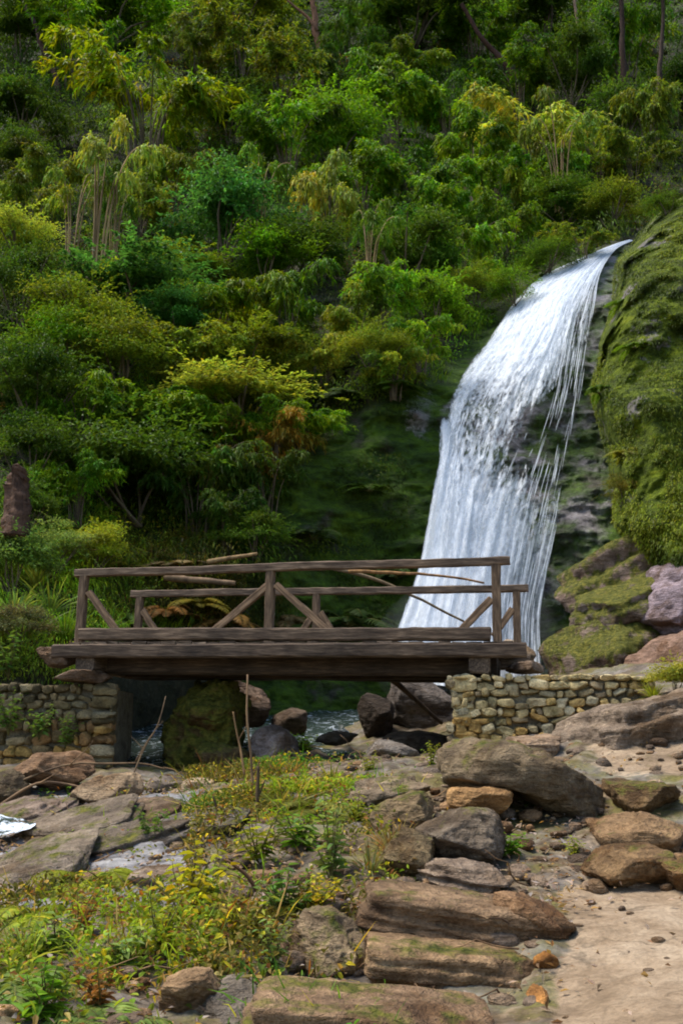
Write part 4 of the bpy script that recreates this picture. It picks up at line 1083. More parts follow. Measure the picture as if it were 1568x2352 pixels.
# ------------------------------------------------------------------ stone walls
def wall_material():
    t = NT('wall_stone'); p = t.n('ShaderNodeNewGeometry').outputs['Position']
    n = t.noise(7, 6, .65, p); n3 = t.noise(45, 4, .65, p)
    c = t.mix(1.0, t.attr('tint').outputs['Color'], t.ramp(n, (.3, (.45, .42, .38)), (.52, (1, 1, 1)), (.72, (1.45, 1.4, 1.3))), 'MULTIPLY')
    c = t.mix(.6, c, t.mix(1.0, c, t.ramp(n3, (.35, .5), (.62, 1.35)), 'MULTIPLY'))
    c = t.mix(t.ramp(t.noise(2.6, 6, .7, p), (.56, 0.), (.68, .7)), c, t.ramp(n3, (.3, (.04, .045, .01)), (.7, (.15, .13, .03))))
    return t.out(t.principled(c, .88, t.bump(t.math('ADD', n, t.math('MULTIPLY', n3, .3)), .8, .04), .25))
M_WALL = wall_material()
def stone_wall(pts, ztop, zbot, label, seed, pal, side=None, sc=1.0):
    """pts: ground-plan polyline of the visible faces; stones laid in rough courses"""
    g = np.random.default_rng(seed); B = Build(); d, f = ico(3)
    Bt = []
    V, T, C = [], [], []; n0 = 0
    base = np.array([pts[0][0], pts[0][1], zbot])
    lens = [abs(q[0] - p_[0]) for p_, q in zip(pts[:-1], pts[1:])]
    for si, ((x0, y0), (x1, y1)) in enumerate(zip(pts[:-1], pts[1:])):
        main = si == int(np.argmax(lens)); L = math.hypot(x1 - x0, y1 - y0); ex = np.array([(x1 - x0) / L, (y1 - y0) / L, 0]); nx = np.array([ex[1], -ex[0], 0])
        z = zbot
        while z < ztop - .02:
            h = min(g.uniform(.10, .19) * sc, ztop - z)
            if ztop - z - h < .06: h = ztop - z
            x = -g.uniform(0, .1)
            while x < L:
                w = g.uniform(.09, .34) * sc * (1.0 if g.random() > .2 else .6)
                if x + w > L: w = L - x + .01
                hh = h * g.uniform(.78, 1.12)
                ctr = np.array([x0, y0, z + h / 2]) + ex * (x + w / 2) - nx * .10 + np.array([0, 0, g.normal(0, .012)])
                pw = g.uniform(3.6, 8); r = 1 / (np.abs(d) ** pw).sum(1) ** (1 / pw); v = d * r[:, None]
                for k in range(7):
                    n = rdirs(1, g)[0]; n[1] *= .6; n /= np.linalg.norm(n); c = g.uniform(.62, .95) * np.abs(v @ n).max(); v = v - n * (np.maximum(0, v @ n - c) * .9)[:, None]
                v = v * np.array([w * .53, .12 * g.uniform(.9, 1.3), hh * .54])
                v = v + d * (.022 * fbm(v * 11 + g.uniform(0, 90), 3, seed))[:, None]
                a = g.normal(0, .2); ca, sa = math.cos(a), math.sin(a)
                vx, vz = v[:, 0] * ca - v[:, 2] * sa, v[:, 0] * sa + v[:, 2] * ca
                vv = ctr + vx[:, None] * ex + v[:, 1][:, None] * (-nx) + vz[:, None] * np.array([0, 0, 1])
                hgt = (z - zbot) / (ztop - zbot)
                col = np.array(pal[g.integers(len(pal))]) * g.uniform(.65, 1.25) * np.array([1.12, 1.0, .78])
                if hgt < .4 and g.random() < .45: col = np.array((.40, .24, .07)) * g.uniform(.7, 1.2)
                V.append(vv - base); T.append(f + n0); C.append(np.broadcast_to(col, vv.shape)); n0 += len(vv)
                x += w + g.uniform(-.004, .012)
            z += h + .004
        # dark earth core behind the faces
        if not main: continue
        core = []
        for zz in (zbot - .2, ztop - .05):
            for xx in ((.04, L - .04) if main else (.35 if si else .04, L - .04 if si else L - .35)):
                for dep in (.07, 1.4): core.append(np.array([x0, y0, zz]) + ex * xx - nx * dep)
        core = np.array(core) - base
        q = [(0,1,3,2),(4,6,7,5),(0,4,5,1),(2,3,7,6),(0,2,6,4),(1,5,7,3)]
        tr = [t for a, b, c, e in q for t in ((a, b, c), (a, c, e))]
        V.append(core); T.append(np.array(tr) + n0); C.append(np.broadcast_to((.17, .145, .10), core.shape)); n0 += 8
    me = mesh_np('stone_wall', np.concatenate(V), np.zeros((0, 4), int), M_WALL, False, col=np.concatenate(C), tris=np.concatenate(T))
    o = link('stone_wall', me); o.location = base
    return tag(o, label, 'wall')
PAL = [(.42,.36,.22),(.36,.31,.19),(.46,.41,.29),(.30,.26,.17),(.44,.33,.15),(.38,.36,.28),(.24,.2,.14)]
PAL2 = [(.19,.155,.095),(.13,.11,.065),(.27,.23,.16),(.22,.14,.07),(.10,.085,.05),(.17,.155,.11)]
a = P(1042,1552,11.5); b = P(1500,1552,11.3); c = P(1030,1552,13.6)
stone_wall([(P(1066, 1552, 13.7)[0], 13.7), (a[0], a[1]), (b[0], b[1])], a[2], a[2] - .82, 'mortared stone wall of ochre and grey blocks under the right end of the bridge', 31, PAL, sc=.68)
a = P(-160,1572,12.4); b = P(262,1572,12.4)
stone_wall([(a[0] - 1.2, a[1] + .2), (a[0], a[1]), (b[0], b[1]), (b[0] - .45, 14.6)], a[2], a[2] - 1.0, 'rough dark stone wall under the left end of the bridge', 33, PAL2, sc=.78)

# ------------------------------------------------------------------ wooden footbridge
A0 = P(195, 1478, 12.4); B0 = P(1138, 1478, 11.5)
ex = (B0 - A0) / np.linalg.norm(B0 - A0); ey = np.cross([0, 0, 1.], ex); ey /= np.linalg.norm(ey); ez = np.cross(ex, ey)
BW = 1.85
def br(u, v, y):
    d = P(u, v, 1.0); t = (A0 @ ey + y) / (d @ ey); p = d * t - A0
    return np.array([p @ ex, y, p @ ez])
broot = link('footbridge', None); broot.matrix_world = Matrix(((ex[0], ey[0], ez[0], A0[0]), (ex[1], ey[1], ez[1], A0[1]), (ex[2], ey[2], ez[2], A0[2]), (0, 0, 0, 1)))
tag(broot, 'weathered brown wooden footbridge with railings in front of the waterfall', 'bridge')
def timber(p0, p1, h, dep, seed=0, col=(1, 1, 1)):
    """squared timber from p0 to p1: h tall in the plane of the rail, dep across; own origin at p0, long axis x"""
    g = np.random.default_rng(seed + 900); p0 = np.array(p0, float); p1 = np.array(p1, float)
    L = np.linalg.norm(p1 - p0); n = max(6, int(L / .12)); b = min(h, dep) * .12
    sec = np.array([(-dep/2+b,-h/2),(dep/2-b,-h/2),(dep/2,-h/2+b),(dep/2,h/2-b),(dep/2-b,h/2),(-dep/2+b,h/2),(-dep/2,h/2-b),(-dep/2,-h/2+b)])
    xs = np.linspace(0, L, n); off = np.cumsum(g.normal(0, .0022, (n, 2)), 0); off -= np.linspace(0, 1, n)[:, None] * off[-1]
    v = np.zeros((n, 8, 3)); v[..., 0] = xs[:, None]; v[..., 1:] = sec[None] + off[:, None] + g.normal(0, .0025, (n, 8, 2))
    v[0, :, 0] += g.normal(0, .006, 8); v[-1, :, 0] += g.normal(0, .006, 8)
    q = []
    for i in range(n - 1):
        for j in range(8): k = (j + 1) % 8; q.append((i*8+j, (i+1)*8+j, (i+1)*8+k, i*8+k))
    for o, rev in ((0, 0), ((n - 1) * 8, 1)):
        for j in (0, 2, 4):
            f = (o, o + j + 1, o + j + 2, o + j + 3)
            if j < 4 or True: q.append(f[::-1] if rev else f)
            if j == 4: break
    B = Build(); B.add(v.reshape(-1, 3), q, col)
    return B.mesh('timber', M_WOOD, False), p0, p1
def put_timber(name, p0, p1, h, dep, parent, pivot, seed=0, col=(1, 1, 1), label=None):
    me, p0, p1 = timber(p0, p1, h, dep, seed, col)
    o = link(name, me, parent); xd = (p1 - p0) / np.linalg.norm(p1 - p0); yd = np.array([0, 1., 0])
    if abs(xd[1]) > .9: yd = np.array([-1., 0, 0])
    yd = yd - xd * (yd @ xd); yd /= np.linalg.norm(yd); zd = np.cross(xd, yd)
    M = Matrix.Identity(4)
    for r in range(3):
        M[r][0], M[r][1], M[r][2] = xd[r], yd[r], zd[r]; M[r][3] = p0[r] - pivot[r]
    o.matrix_local = M; MATS[o.name] = M
    if label: o['label'] = label
    return o
Z0 = np.zeros(3); MATS = {}
s = 11.9 / F
# deck planks across, lying on the beams
def deck():
    B = Build(); g = np.random.default_rng(3); x = br(168, 1478, 0)[0]; x1 = br(1165, 1478, 0)[0]
    while x < x1:
        w = g.uniform(.14, .2)
        me, p0, p1 = timber((0, 0, 0), (BW + .22, 0, 0), .04, w - .012, int(x * 100) + 500)
        co = np.empty(len(me.vertices) * 3, np.float32); me.vertices.foreach_get('co', co); co = co.reshape(-1, 3)
        q = np.array([p.vertices[:] for p in me.polygons])
        B.add(np.stack([x + w / 2 - co[:, 1], co[:, 0] - .1, co[:, 2] - .005 + g.normal(0, .004)], 1), q, np.ones(3) * g.uniform(.7, 1.25)); bpy.data.meshes.remove(me)
        x += w
    return link('deck', B.mesh('deck', M_WOOD, False), broot)
deck()
lb0 = br(128, 1497, -.02); lb1 = br(1209, 1494, -.02)
put_timber('beam', lb0, lb1, .165, .2, broot, Z0, 1, (.75, .72, .7))
f0 = lb0 + [.1, BW + .04, 0]; f1 = lb1 + [.05, BW + .04, 0]; put_timber('beam', f0, f1, .165, .2, broot, Z0, 2, (.75, .72, .7))
k0 = br(186, 1466, .0); k1 = br(1126, 1459, .0); k0[2] = .105; k1[2] = .105
put_timber('kerb_beam', k0, k1, .15, .17, broot, Z0, 3, (1.0, .95, .9))
put_timber('kerb_beam', k0 + [.3, BW, 0], k1 + [.2, BW, 0], .15, .17, broot, Z0, 4)
# girders under the deck, wood tint darkened to stand for the shade there
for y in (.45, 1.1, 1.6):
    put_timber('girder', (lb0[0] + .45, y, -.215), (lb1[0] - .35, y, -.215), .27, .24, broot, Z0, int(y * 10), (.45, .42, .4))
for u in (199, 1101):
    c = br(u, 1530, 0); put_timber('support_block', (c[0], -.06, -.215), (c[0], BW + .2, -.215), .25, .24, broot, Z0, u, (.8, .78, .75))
def railing(y, name_seed, posts, rail, braces, pw):
    x0 = br(rail[0][0], rail[0][1], y); x1 = br(rail[1][0], rail[1][1], y)
    pr = put_timber('railing', x0, x1, .095, .11, broot, Z0, name_seed, (1.15, 1.1, 1.05))
    inv = MATS[pr.name].inverted()
    def sub(nm, a, b, h, dep, sd):
        o = put_timber(nm, a, b, h, dep, broot, Z0, sd, (1.7, 1.5, 1.25) if nm == 'brace' else (1.15, 1.05, .92)); m = inv @ MATS[o.name]; o.parent = pr; o.matrix_parent_inverse = Matrix.Identity(4); o.matrix_basis = m
    for i, (u, vt, vb) in enumerate(posts):
        c = br(u, vt, y); zt = np.interp(c[0], [x0[0], x1[0]], [x0[2], x1[2]]) - .04
        sub('post', (c[0], y, -.02), (c[0], y, zt), pw, pw, name_seed + i)
    for i, (ua, va, ub, vb) in enumerate(braces):
        a = br(ua, va, y - .02); b = br(ub, vb, y - .02); sub('brace', a, b, .085, .06, name_seed + 20 + i)
railing(0.0, 100, [(195, 1320, 1478), (622, 1310, 1478), (1138, 1290, 1478)], ((176, 1317), (1171, 1288)),
        [(204, 1358, 277, 1462), (614, 1345, 478, 1460), (634, 1342, 762, 1458), (1127, 1376, 1052, 1456)], .105)
railing(BW, 200, [(322, 1370, 1478), (727, 1365, 1478), (1185, 1355, 1478)], ((303, 1365), (1212, 1351)),
        [(328, 1402, 368, 1466), (720, 1410, 688, 1460), (736, 1408, 770, 1462), (1176, 1398, 1132, 1462)], .10)

# dead bamboo poles and fallen sticks
def stick(pts, r, label, col=(1, 1, 1), name='dead_branch', cat='branch', n=14, nz=.02, extra=()):
    pts = [P(*q) for q in pts]; base = pts[0]; B = Build()
    path = curve_pts(pts, n) - base; path += nz * fbm(path * 2.3 + pts[0], 2, 6)[:, None] * np.array([1, .5, 1])
    v, q = tube(path, np.linspace(r, r * .55, n), 6, .08, 3); B.add(v, q, col)
    for e in extra:
        ep = curve_pts([P(*q) for q in e], 8) - base; v, q = tube(ep, np.linspace(r * .6, r * .15, 8), 4); B.add(v, q, col)
    o = link(name, B.mesh(name, M_STEM)); o.location = base
    return tag(o, label, cat)
stick([(765,1306,15.3),(860,1330,15.4),(960,1376,15.5),(1068,1430,15.6)], .03, 'long dead bamboo pole slanting down behind the far railing', (1.2,1.1,1.0), 'bamboo_pole', 'pole')
stick([(800,1312,15.0),(900,1316,15.1),(1000,1322,15.1),(1112,1338,15.2)], .028, 'shorter orange brown pole lying almost level behind the near handrail', (1.9,1.3,.8), 'bamboo_pole', 'pole')
stick([(880,1545,13.6),(940,1595,13.7),(1015,1662,13.8)], .045, 'dark slanting strut pole under the right end of the bridge', (.6,.5,.45), 'bamboo_pole', 'pole')
stick([(478,1290,17.3),(530,1281,17.2),(592,1271,17.1)], .05, 'pale broken log on the ledge above the left end of the handrail', (1.8,1.5,1.1), 'fallen_log', 'log')
stick([(380,1325,16.6),(450,1332,16.5),(540,1340,16.4)], .07, 'grey log lying behind the far railing at left', (1.2,1.0,.9), 'fallen_log', 'log')
stick([(-20,1835,10.3),(60,1790,10.4),(160,1758,10.5),(310,1752,10.6),(380,1768,10.6)], .013, 'long dry branch arching over the boulders at left', (1.15,.95,.8), extra=[[(160,1758,10.5),(200,1720,10.4),(215,1700,10.4)],[(310,1752,10.6),(340,1700,10.6),(375,1655,10.7)]])
stick([(300,1790,10.2),(330,1720,10.3),(362,1665,10.3),(380,1600,10.4)], .01, 'thin dead twig leaning toward the left wall under the bridge', (1.3,1.1,.9), extra=[[(330,1720,10.3),(300,1690,10.3)]])
stick([(0,1850,9.9),(90,1800,10.0),(190,1812,10.0)], .016, 'twisted dry twig over the white water', (1.5,1.2,1.0), extra=[[(90,1800,10.0),(140,1770,10.0)]])
stick([(560,1782,9.5),(548,1700,9.6),(538,1632,9.6)], .013, 'upright dead stalk in front of the huge mossy boulder', (1.7,1.3,.9), extra=[[(548,1700,9.6),(570,1660,9.6)]])
stick([(578,1880,8.6),(582,1780,8.7),(570,1640,8.7),(568,1550,8.8)], .014, 'tallest upright dead stalk reaching the bridge beam', (1.4,1.1,.9), extra=[[(582,1780,8.7),(600,1740,8.7)]])
stick([(600,1905,8.2),(592,1830,8.2),(594,1760,8.2)], .022, 'thick dark dead stem in the middle bank', (.6,.5,.4), extra=[[(592,1830,8.2),(610,1790,8.2)]])
stick([(520,1920,8.0),(505,1870,8.0),(488,1830,8.0)], .014, 'short dark stem leaning left in the middle bank', (.6,.5,.4))
stick([(600,2060,6.3),(565,2010,6.3),(520,1975,6.3)], .016, 'brown fallen stick among the bright herbs', (.9,.6,.4))
def stump():
    b = P(30, 1240, 14.6); B = Build(); path = curve_pts([P(30,1240,14.6), P(35,1170,14.7), P(40,1110,14.8), P(48,1078,14.8)], 14) - b
    v, q = tube(curve_pts(path, 40), np.interp(np.linspace(0, 1, 40), [0, .2, .5, .8, 1], [.26, .19, .17, .15, .09]), 16, .12, 8)
    v = v + .12 * fbm(v * np.array([7, 7, .9]), 4, 9)[:, None] * np.array([1, 1, 0]) + np.array([0, 0, .16]) * (v[:, 2:3] > .9) * fbm(v * np.array([9, 9, 0]), 2, 12)[:, None]; B.add(v, q)
    o = link('rotten_stump', B.mesh('rotten_stump', M_BARK)); o.location = b; o.color = (.75, .55, .42, 1); tag(o, 'reddish brown rotten stump at the left picture edge', 'stump')
stump()

# ------------------------------------------------------------------ plants of the banks and foreground
YG = (.26, .29, .02); LG = (.21, .28, .06); GG = (.11, .19, .03); YL = (.46, .38, .02); DRY = (.30, .21, .09); RST = (.28, .13, .03); BG = (.13, .24, .015)
def on_hill(u, v, off=.2): return P(u, v, float(hillY(u, v)) - off)
def fore(kind, u, vb, w, h, color, label, group, Y=None, hill=False, **kw):
    p = on_hill(u, vb) if hill else (P(u, vb, Y) if Y else ground_hit(u, vb) - np.array([0, 0, .015]))
    s = p[1] / F
    plant(kind, p, w * s * 1.25, h * s * 1.25, color, label, group, **kw)
for u, v, w, h, c, lab in [(690, 1010, 130, 80, Dc, 'dark fern under the lowest rust coloured fronds on the mossy cliff'), (900, 905, 120, 80, Gc, 'green fern hanging at the upper rim of the mossy cliff'), (780, 930, 140, 90, Dc, 'dark fern beneath the brown rock overhang'), (850, 1130, 110, 70, Gc, 'small fern in the middle of the dark mossy cliff'), (910, 1330, 110, 90, Dc, 'dark fern close by the lower left edge of the waterfall'), (720, 1240, 120, 80, Dc, 'dark fern low on the mossy cliff over the middle railing post')]:
    fore('fern', u, v, w, h, c, lab, 'ferns on the mossy cliff', hill=True)
for k, a, v, w, h, c, lab in [('fine', .05, 500, 130, 80, Gc, 'small green shrub on the crest of the right mossy cliff'), ('fern', .06, 700, 110, 90, Bc, 'fern hanging from the right cliff level with the upper waterfall'), ('fern', .04, 905, 120, 100, Gc, 'fern at the edge of the right cliff bulging nearest the waterfall'), ('fern', .10, 1050, 130, 110, (.2,.2,.02), 'yellowish fern low on the right mossy cliff'), ('fine', .06, 1170, 120, 110, (.13,.13,.02), 'olive shrub at the foot of the right mossy cliff'), ('fern', .16, 800, 120, 90, Bc, 'bright fern near the right picture edge on the mossy cliff')]:
    U_, Y_ = cliff_surface(np.array(a + .05), np.array(float(v))); p = P(float(U_), v, float(Y_) - .1); s_ = p[1] / F * (.72 if k == 'fern' else .9)
    plant(k, p, w * s_, h * s_, c, lab, 'plants on the right cliff')
gb = 'plants of the grassy bank behind the left wall'
for k, u, vb, w, h, c, lab in [
 ('shrub', 30, 1380, 170, 150, GG, 'green bush at the left edge of the grassy bank'),
 ('fine', 120, 1330, 150, 120, LG, 'pale green bush in the middle of the grassy bank'),
 ('shrub', 215, 1330, 130, 110, YG, 'bright yellow-green bush on the bank right above the left railing end'),
 ('fern', 160, 1275, 140, 70, DRY, 'dry tan fern on top of the grassy bank'),
 ('fern', 290, 1310, 110, 70, (.24,.2,.03), 'yellowish fern hanging over the left end of the handrail'),
 ('tuft', 60, 1470, 170, 130, LG, 'pale grass tuft at the left edge below the bank bushes'),
 ('tuft', 150, 1470, 150, 120, BG, 'vivid grass tuft touching the left railing post'),
 ('tuft', 35, 1420, 160, 120, (.3,.36,.07), 'light grass tuft half way up the grassy bank at the edge'),
 ('tuft', 115, 1410, 160, 120, (.3,.36,.06), 'light grass tuft half way up the grassy bank near the railing'),
 ('tuft', 85, 1345, 150, 100, (.3,.36,.08), 'light grass tuft high on the grassy bank'),
 ('tuft', 240, 1470, 120, 130, BG, 'vivid grass tuft seen through the left end of the railing'),
 ('herb', 20, 1560, 130, 140, GG, 'leafy plant on top of the left wall at the picture edge'),
 ('fine', 40, 1500, 130, 100, (.13,.13,.05), 'greyish bush left of the slab at the bridge end'),
 ('fern', 300, 1440, 90, 110, LG, 'green fern behind the left end of the far railing')]:
    fore(k, u, vb, w, h, c, lab, gb, hill=True)
dg = 'dry plants behind the railing'
for k, u, vb, w, h, c, lab in [
 ('fern', 380, 1420, 130, 100, RST, 'rust brown fern behind the left of the far railing'),
 ('fern', 450, 1400, 120, 90, (.26,.2,.02), 'yellow brown fern behind the railing left of the middle post'),
 ('fern', 530, 1440, 140, 110, (.24,.13,.03), 'dark orange fern just left of the middle railing post'),
 ('fern', 420, 1310, 150, 60, DRY, 'dry grass coloured fern along the ledge over the handrail'),
 ('tuft', 350, 1290, 140, 60, DRY, 'straw coloured tuft on the ledge near the left handrail'),
 ('fern', 660, 1440, 120, 90, (.16,.11,.04), 'brown fern right of the middle railing post'),
 ('fern', 800, 1440, 160, 120, Dc, 'dark green fern behind the railing beside the waterfall'),
 ('fern', 560, 1260, 120, 70, Gc, 'green fern on the ledge end at the foot of the mossy cliff')]:
    fore(k, u, vb, w, h, c, lab, dg, hill=True)
fore('shrub', 1552, 1606, 100, 80, (.30, .29, .03), 'yellow leaved bush beside the right end of the stone wall', None, Y=11.0)
fore('tuft', 1500, 1605, 70, 60, YG, 'green tuft at the right end of the stone wall', None, Y=11.1)
wg = 'small plants on the left wall'
for u, vb, w, h, lab in [(20, 1690, 110, 110, 'plants sprouting low in the left stone wall at the edge'), (90, 1700, 90, 90, 'green plant growing from the middle of the left stone wall'), (150, 1720, 90, 70, 'small herb at the foot of the left stone wall')]:
    fore('herb', u, vb, w, h, GG, lab, wg, Y=12.2)

hg = 'herbs of the foreground slope'
FORE = [
 ('herb', 700, 1730, 90, 65, BG, 'bright green sprig on the crest below the bridge middle'),
 ('herb', 845, 1775, 60, 50, YG, 'small yellow-green sprig left of the largest boulder'),
 ('herb', 1035, 1800, 55, 70, BG, 'green sprig at the left foot of the largest grey boulder'),
 ('herb', 990, 1770, 60, 60, YG, 'yellow sprig beside the water left of the right wall'),
 ('broad', 1165, 1965, 120, 75, BG, 'green clump under the orange tan stone next to leaf litter'),
 ('broad', 1215, 1850, 60, 40, BG, 'tiny green plant on the dark face of the largest boulder'),
 ('broad', 155, 1945, 90, 60, LG, 'light green plant alone on the tilted slabs'),
 ('broad', 430, 2130, 190, 200, YL, 'most yellow leafed herb left of centre'),
 ('broad', 480, 2080, 170, 150, YG, 'yellow-green herb behind the most yellow one'),
 ('herb', 350, 1950, 90, 120, GG, 'upright green stalk by the blue grey slab'),
 ('herb', 590, 1990, 180, 140, YG, 'bushy yellow-green herb above the fallen stick'),
 ('herb', 690, 1960, 190, 130, BG, 'bright herb with many leaves in the middle of the slope'),
 ('herb', 760, 2030, 190, 170, LG, 'pale green herb left of the topmost step'),
 ('broad', 650, 2110, 170, 130, GG, 'green broad leaf herb in the lower middle'),
 ('broad', 560, 2170, 160, 130, YG, 'yellow-green broad leaf herb left of the knobbly rock'),
 ('herb', 720, 2100, 150, 110, YL, 'yellow herb just above the knobbly mossy rock'),
 ('fern', 90, 2110, 260, 150, YG, 'large yellow-green fern at the left edge'),
 ('fern', 210, 2030, 240, 130, YG, 'arching yellow fern along the lowest slab'),
 ('broad', 130, 2200, 160, 110, LG, 'pale broad leaf plant left in the lower corner'),
 ('fern', 30, 2290, 260, 180, LG, 'pale fern in the lower left corner'),
 ('broad', 280, 2240, 200, 140, LG, 'whitish green broad leaf plant above the brown ridge'),
 ('herb', 360, 2200, 170, 150, YG, 'yellow-green herb over the brown stone ridge'),
 ('broad', 100, 2350, 220, 150, BG, 'bright broad leaf plant at the bottom left'),
 ('fern', 240, 2360, 240, 150, LG, 'light fern at the bottom edge left of the brown ridge'),
 ('herb', 480, 2240, 150, 110, YG, 'low yellow herb above the grey rock at the bottom'),
 ('broad', 560, 2330, 130, 90, GG, 'green plant in front of the grey rock at the bottom edge'),
 ('herb', 620, 2240, 130, 110, LG, 'pale herb between knobbly rock and lowest step'),
 ('fern', 730, 1860, 200, 90, (.2,.2,.03), 'olive grass-like fern on the crest in mid bank'),
 ('tuft', 680, 1830, 220, 90, YG, 'yellowish grass mound on the crest of the bank'),
 ('tuft', 640, 1860, 190, 80, (.2,.18,.04), 'dull grass mound right of the thick dark stem'),
 ('tuft', 900, 1960, 150, 110, DRY, 'straw tuft beside the weathered olive rock'),
 ('tuft', 850, 2010, 130, 120, (.22,.2,.06), 'dry greenish tuft left of the pale flat slab'),
 ('tuft', 250, 2080, 200, 100, YG, 'yellow grass tuft hanging over the pale slabs'),
 ('tuft', 60, 2200, 220, 120, LG, 'pale grass tuft at the left edge lower down'),
 ('tuft', 760, 1800, 150, 70, (.22,.22,.03), 'thin grass on the crest by the smooth grey stone'),
 ('herb', 230, 2320, 160, 140, RST, 'reddish herb in the lower left undergrowth'),
 ('herb', 180, 2160, 130, 120, RST, 'rust tinted herb beside the pale broad leaf plant'),
 ('herb', 820, 1900, 110, 90, YG, 'yellow-green herb beside the rough mossy rock'),
 ('herb', 900, 2280, 70, 40, YG, 'tiny herb on the lowest step'),
 ('broad', 1320, 1965, 60, 50, YG, 'small leafy plant between the brown step stones'),
]
for k, u, vb, w, h, c, lab in FORE: fore(k, u, vb, w, h, c, lab, hg)

def ground_cover():
    g = np.random.default_rng(71)
    def scatter(n, box):
        x = g.uniform(box[0], box[1], n); y = g.uniform(box[2], box[3], n); z = groundZ(x, y); return np.stack([x, y, z], 1)
    p = scatter(300000, (-5.2, 1.7, 3.2, 11)); u, v = proj(p)
    dens = smooth(980, 760, u) * smooth(1740, 1800, v) * np.where((u < 430) & (v < 2065), .07, 1)
    dens *= np.where(u < 430 + (v - 2050) * 0, np.where(v < 2120, .45, 1), 1)
    dens *= np.clip(.28 + 1.9 * fbm(p * 1.6, 3, 90), .03, 1)
    k = g.random(len(p)) < dens; p = p[k]; n = len(p)
    t = smooth(-.3, .35, fbm(p * .9, 3, 91))[:, None]
    c = np.array([.075, .07, .018]) * (1 - t) + np.array([.15, .21, .022]) * t
    t2 = smooth(.05, .4, fbm(p * .7 + 7, 3, 96))[:, None]; c = c * (1 - t2) + np.array([.06, .14, .02]) * t2
    r = g.random(n)[:, None]; c = np.where(r < .16, np.array([.24, .17, .08]), c); c = np.where(r > .93, np.array([.33, .28, .03]), c); c = np.where((r > .16) & (r < .22), np.array([.15, .06, .025]), c)
    c = c * tints(n, g, .3, .12) * np.array([1.6, 1.55, .9])
    B = Build(); h = n // 7
    d = np.stack([g.normal(-.15, .6, h), g.normal(-.25, .5, h), g.uniform(.25, 1.2, h)], 1)
    B.add(*blades(p[:h], d, g.uniform(.1, .34, h) * (.6 + .9 * smooth(-.3, .4, fbm(p[:h] * 2.1, 2, 93))), g.uniform(.006, .014, h), c[:h], g.uniform(.1, .7, h), 3, g))
    m = n - h; d = rdirs(m, g) + np.array([0, -.2, .25])
    B.add(*leaves6(p[h:] + np.array([0, 0, .0]) + (g.uniform(0, .12, m) * (.4 + 1.2 * smooth(-.3, .4, fbm(p[h:] * 2.3, 2, 94))))[:, None] * np.array([0, 0, 1]), d, np.array([0, -.3, .9]) + g.normal(0, .45, (m, 3)), g.uniform(.025, .06, m), g.uniform(.011, .028, m), c[h:]))
    o = link('ground_cover', B.mesh('ground_cover', M_LEAF, False)); tag(o, 'tangled low grass and herbs covering the foreground slope', 'ground cover', kind='stuff')
    # litter of dead leaves
    p = scatter(30000, (-5, 4.2, 3.3, 11)); u, v = proj(p)
    dens = .9 * np.exp(-(((u - 1230) / 130) ** 2 + ((v - 2060) / 60) ** 2)) + .35 * np.exp(-(((u - 1250) / 90) ** 2 + ((v - 1930) / 90) ** 2)) + .6 * np.exp(-(((u - 1225) / 50) ** 2 + ((v - 2280) / 130) ** 2))
    dens += .42 * smooth(1000, 800, u) * smooth(1740, 1820, v) + .045
    k = g.random(len(p)) < dens; p = p[k] + np.array([0, 0, .015]); n = len(p)
    d = rdirs(n, g) * np.array([1, 1, .35]); pal = np.array([(.30, .20, .13), (.24, .13, .07), (.42, .30, .24), (.18, .10, .05), (.40, .24, .08), (.5, .4, .34)])
    B = Build(); B.add(*leaves(p + g.uniform(0, .03, n)[:, None] * np.array([0, 0, 1]), d, np.array([0, 0, 1.]) + g.normal(0, .5, (n, 3)), g.uniform(.025, .06, n), g.uniform(.012, .03, n), pal[g.integers(0, 6, n)] * tints(n, g, .2, .06), fold=.35, droop=-.1))
    o = link('leaf_litter', B.mesh('leaf_litter', M_LEAF, False)); tag(o, 'dead brown and pinkish leaves strewn over the ground', 'leaf litter', kind='stuff')
ground_cover()

def rubble():
    g = np.random.default_rng(33); d, f = ico(2); V, T, C = [], [], []; n0 = 0; k = 0
    while k < 1500:
        x, y = g.uniform(-5, 4.2), g.uniform(3.4, 11.5); z = float(groundZ(x, y)); u, v = proj(np.array([x, y, z])); u, v = float(u), float(v)
        if not (-60 < u < 1630 and 1700 < v < 2360): k += .1; continue
        left = u < 980; onpath = u > 1235 and v > 2060
        r = g.uniform(.012, .03) if g.random() < (.9 if onpath else .5) else g.uniform(.025, .055 if onpath else .085)
        if onpath and g.random() < .75: k += .1; continue
        w = d * (1 / (np.abs(d) ** 3).sum(1) ** (1 / 3))[:, None]
        for c in range(5):
            n = rdirs(1, g)[0]; cc = g.uniform(.5, .9) * np.abs(w @ n).max(); w = w - n * (np.maximum(0, w @ n - cc) * .95)[:, None]
        w = w * np.array([g.uniform(.8, 1.5), g.uniform(.7, 1.2), g.uniform(.45, .8)]) * r
        a = g.uniform(0, 6.28); w = np.stack([w[:, 0] * np.cos(a) - w[:, 1] * np.sin(a), w[:, 0] * np.sin(a) + w[:, 1] * np.cos(a), w[:, 2]], 1)
        V.append(w + np.array([x, y, z + r * .15])); T.append(f + n0); n0 += len(w); k += 1
        C.append(np.broadcast_to(np.array([(.26, .22, .19), (.20, .17, .15), (.34, .28, .22), (.28, .20, .13), (.16, .14, .13)][g.integers(5)]) * g.uniform(.7, 1.2), w.shape))
    o = link('gravel', mesh_np('gravel', np.concatenate(V), np.zeros((0, 4), int), M_ROCK, True, col=np.concatenate(C), tris=np.concatenate(T))); o['moss'] = .1
    tag(o, 'small loose stones scattered over the bank and the path', 'gravel', kind='stuff')
rubble()
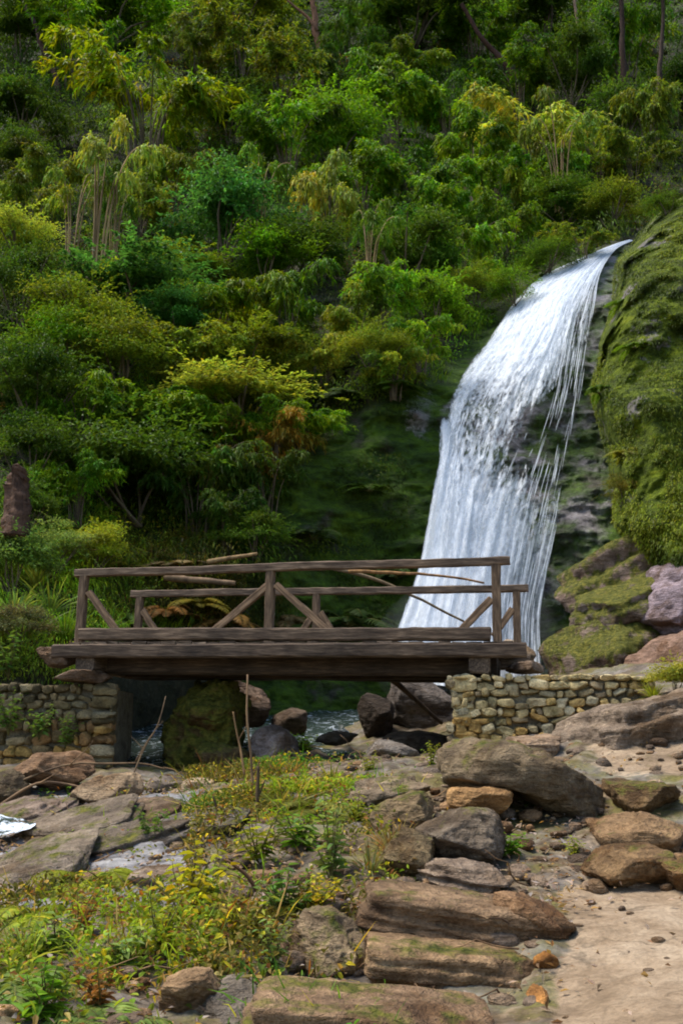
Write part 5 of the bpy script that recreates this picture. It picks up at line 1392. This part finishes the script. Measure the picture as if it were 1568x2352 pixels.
def twigs():
    g = np.random.default_rng(64); B = Build(); k = 0
    while k < 170:
        x, y = g.uniform(-5, 2.6), g.uniform(3.8, 11.5); z = float(groundZ(x, y)); u, v = proj(np.array([x, y, z]))
        if not (-40 < u < 1260 and 1720 < v < 2350): continue
        l = g.uniform(.12, .5); az = g.uniform(0, 6.28); el = abs(g.normal(0, .25)); dd = np.array([math.cos(az) * math.cos(el), math.sin(az) * math.cos(el), math.sin(el)])
        pa = np.array([x, y, z + .02]) + dd * (np.linspace(0, 1, 6) * l)[:, None] + g.normal(0, .012, (6, 3))
        vv, q = tube(pa, np.linspace(.006, .002, 6), 4); B.add(vv, q, np.array([1.3, 1.0, .8]) * g.uniform(.6, 1.6)); k += 1
    o = link('twig_litter', B.mesh('twig_litter', M_STEM)); tag(o, 'thin dry twigs lying about the bank and the stones', 'twigs', kind='stuff')
twigs()

# ------------------------------------------------------------------ light
w = bpy.data.worlds.new('World'); S.world = w; w.use_nodes = True
nt = w.node_tree; bg = nt.nodes['Background']; sky = nt.nodes.new('ShaderNodeTexSky'); sky.sky_type = 'NISHITA'; sky.sun_disc = False
SUN = Vector((-.38, .03, .92)).normalized()
sky.sun_elevation = math.asin(SUN.z); sky.sun_rotation = math.atan2(SUN.x, SUN.y)
nt.links.new(sky.outputs[0], bg.inputs[0]); bg.inputs[1].default_value = .125
sl = bpy.data.lights.new('sun', 'SUN'); sl.energy = 2.8; sl.angle = R(27); sl.color = (1, .95, .86)
so = bpy.data.objects.new('sun', sl); COL.objects.link(so); so.rotation_euler = (-SUN).to_track_quat('-Z', 'Y').to_euler()
S.view_settings.view_transform = 'Standard'; S.view_settings.look = 'None'; S.view_settings.exposure = 1.07; S.view_settings.gamma = 1
S.render.engine = 'CYCLES'
cy = S.cycles; cy.max_bounces = 5; cy.diffuse_bounces = 3; cy.glossy_bounces = 2; cy.transmission_bounces = 3; cy.transparent_max_bounces = 10; cy.caustics_reflective = cy.caustics_refractive = False
cy.use_adaptive_sampling = True; cy.adaptive_threshold = .02
cy.use_denoising = True
cy.pixel_filter_type = 'BLACKMAN_HARRIS'; cy.filter_width = 1.9
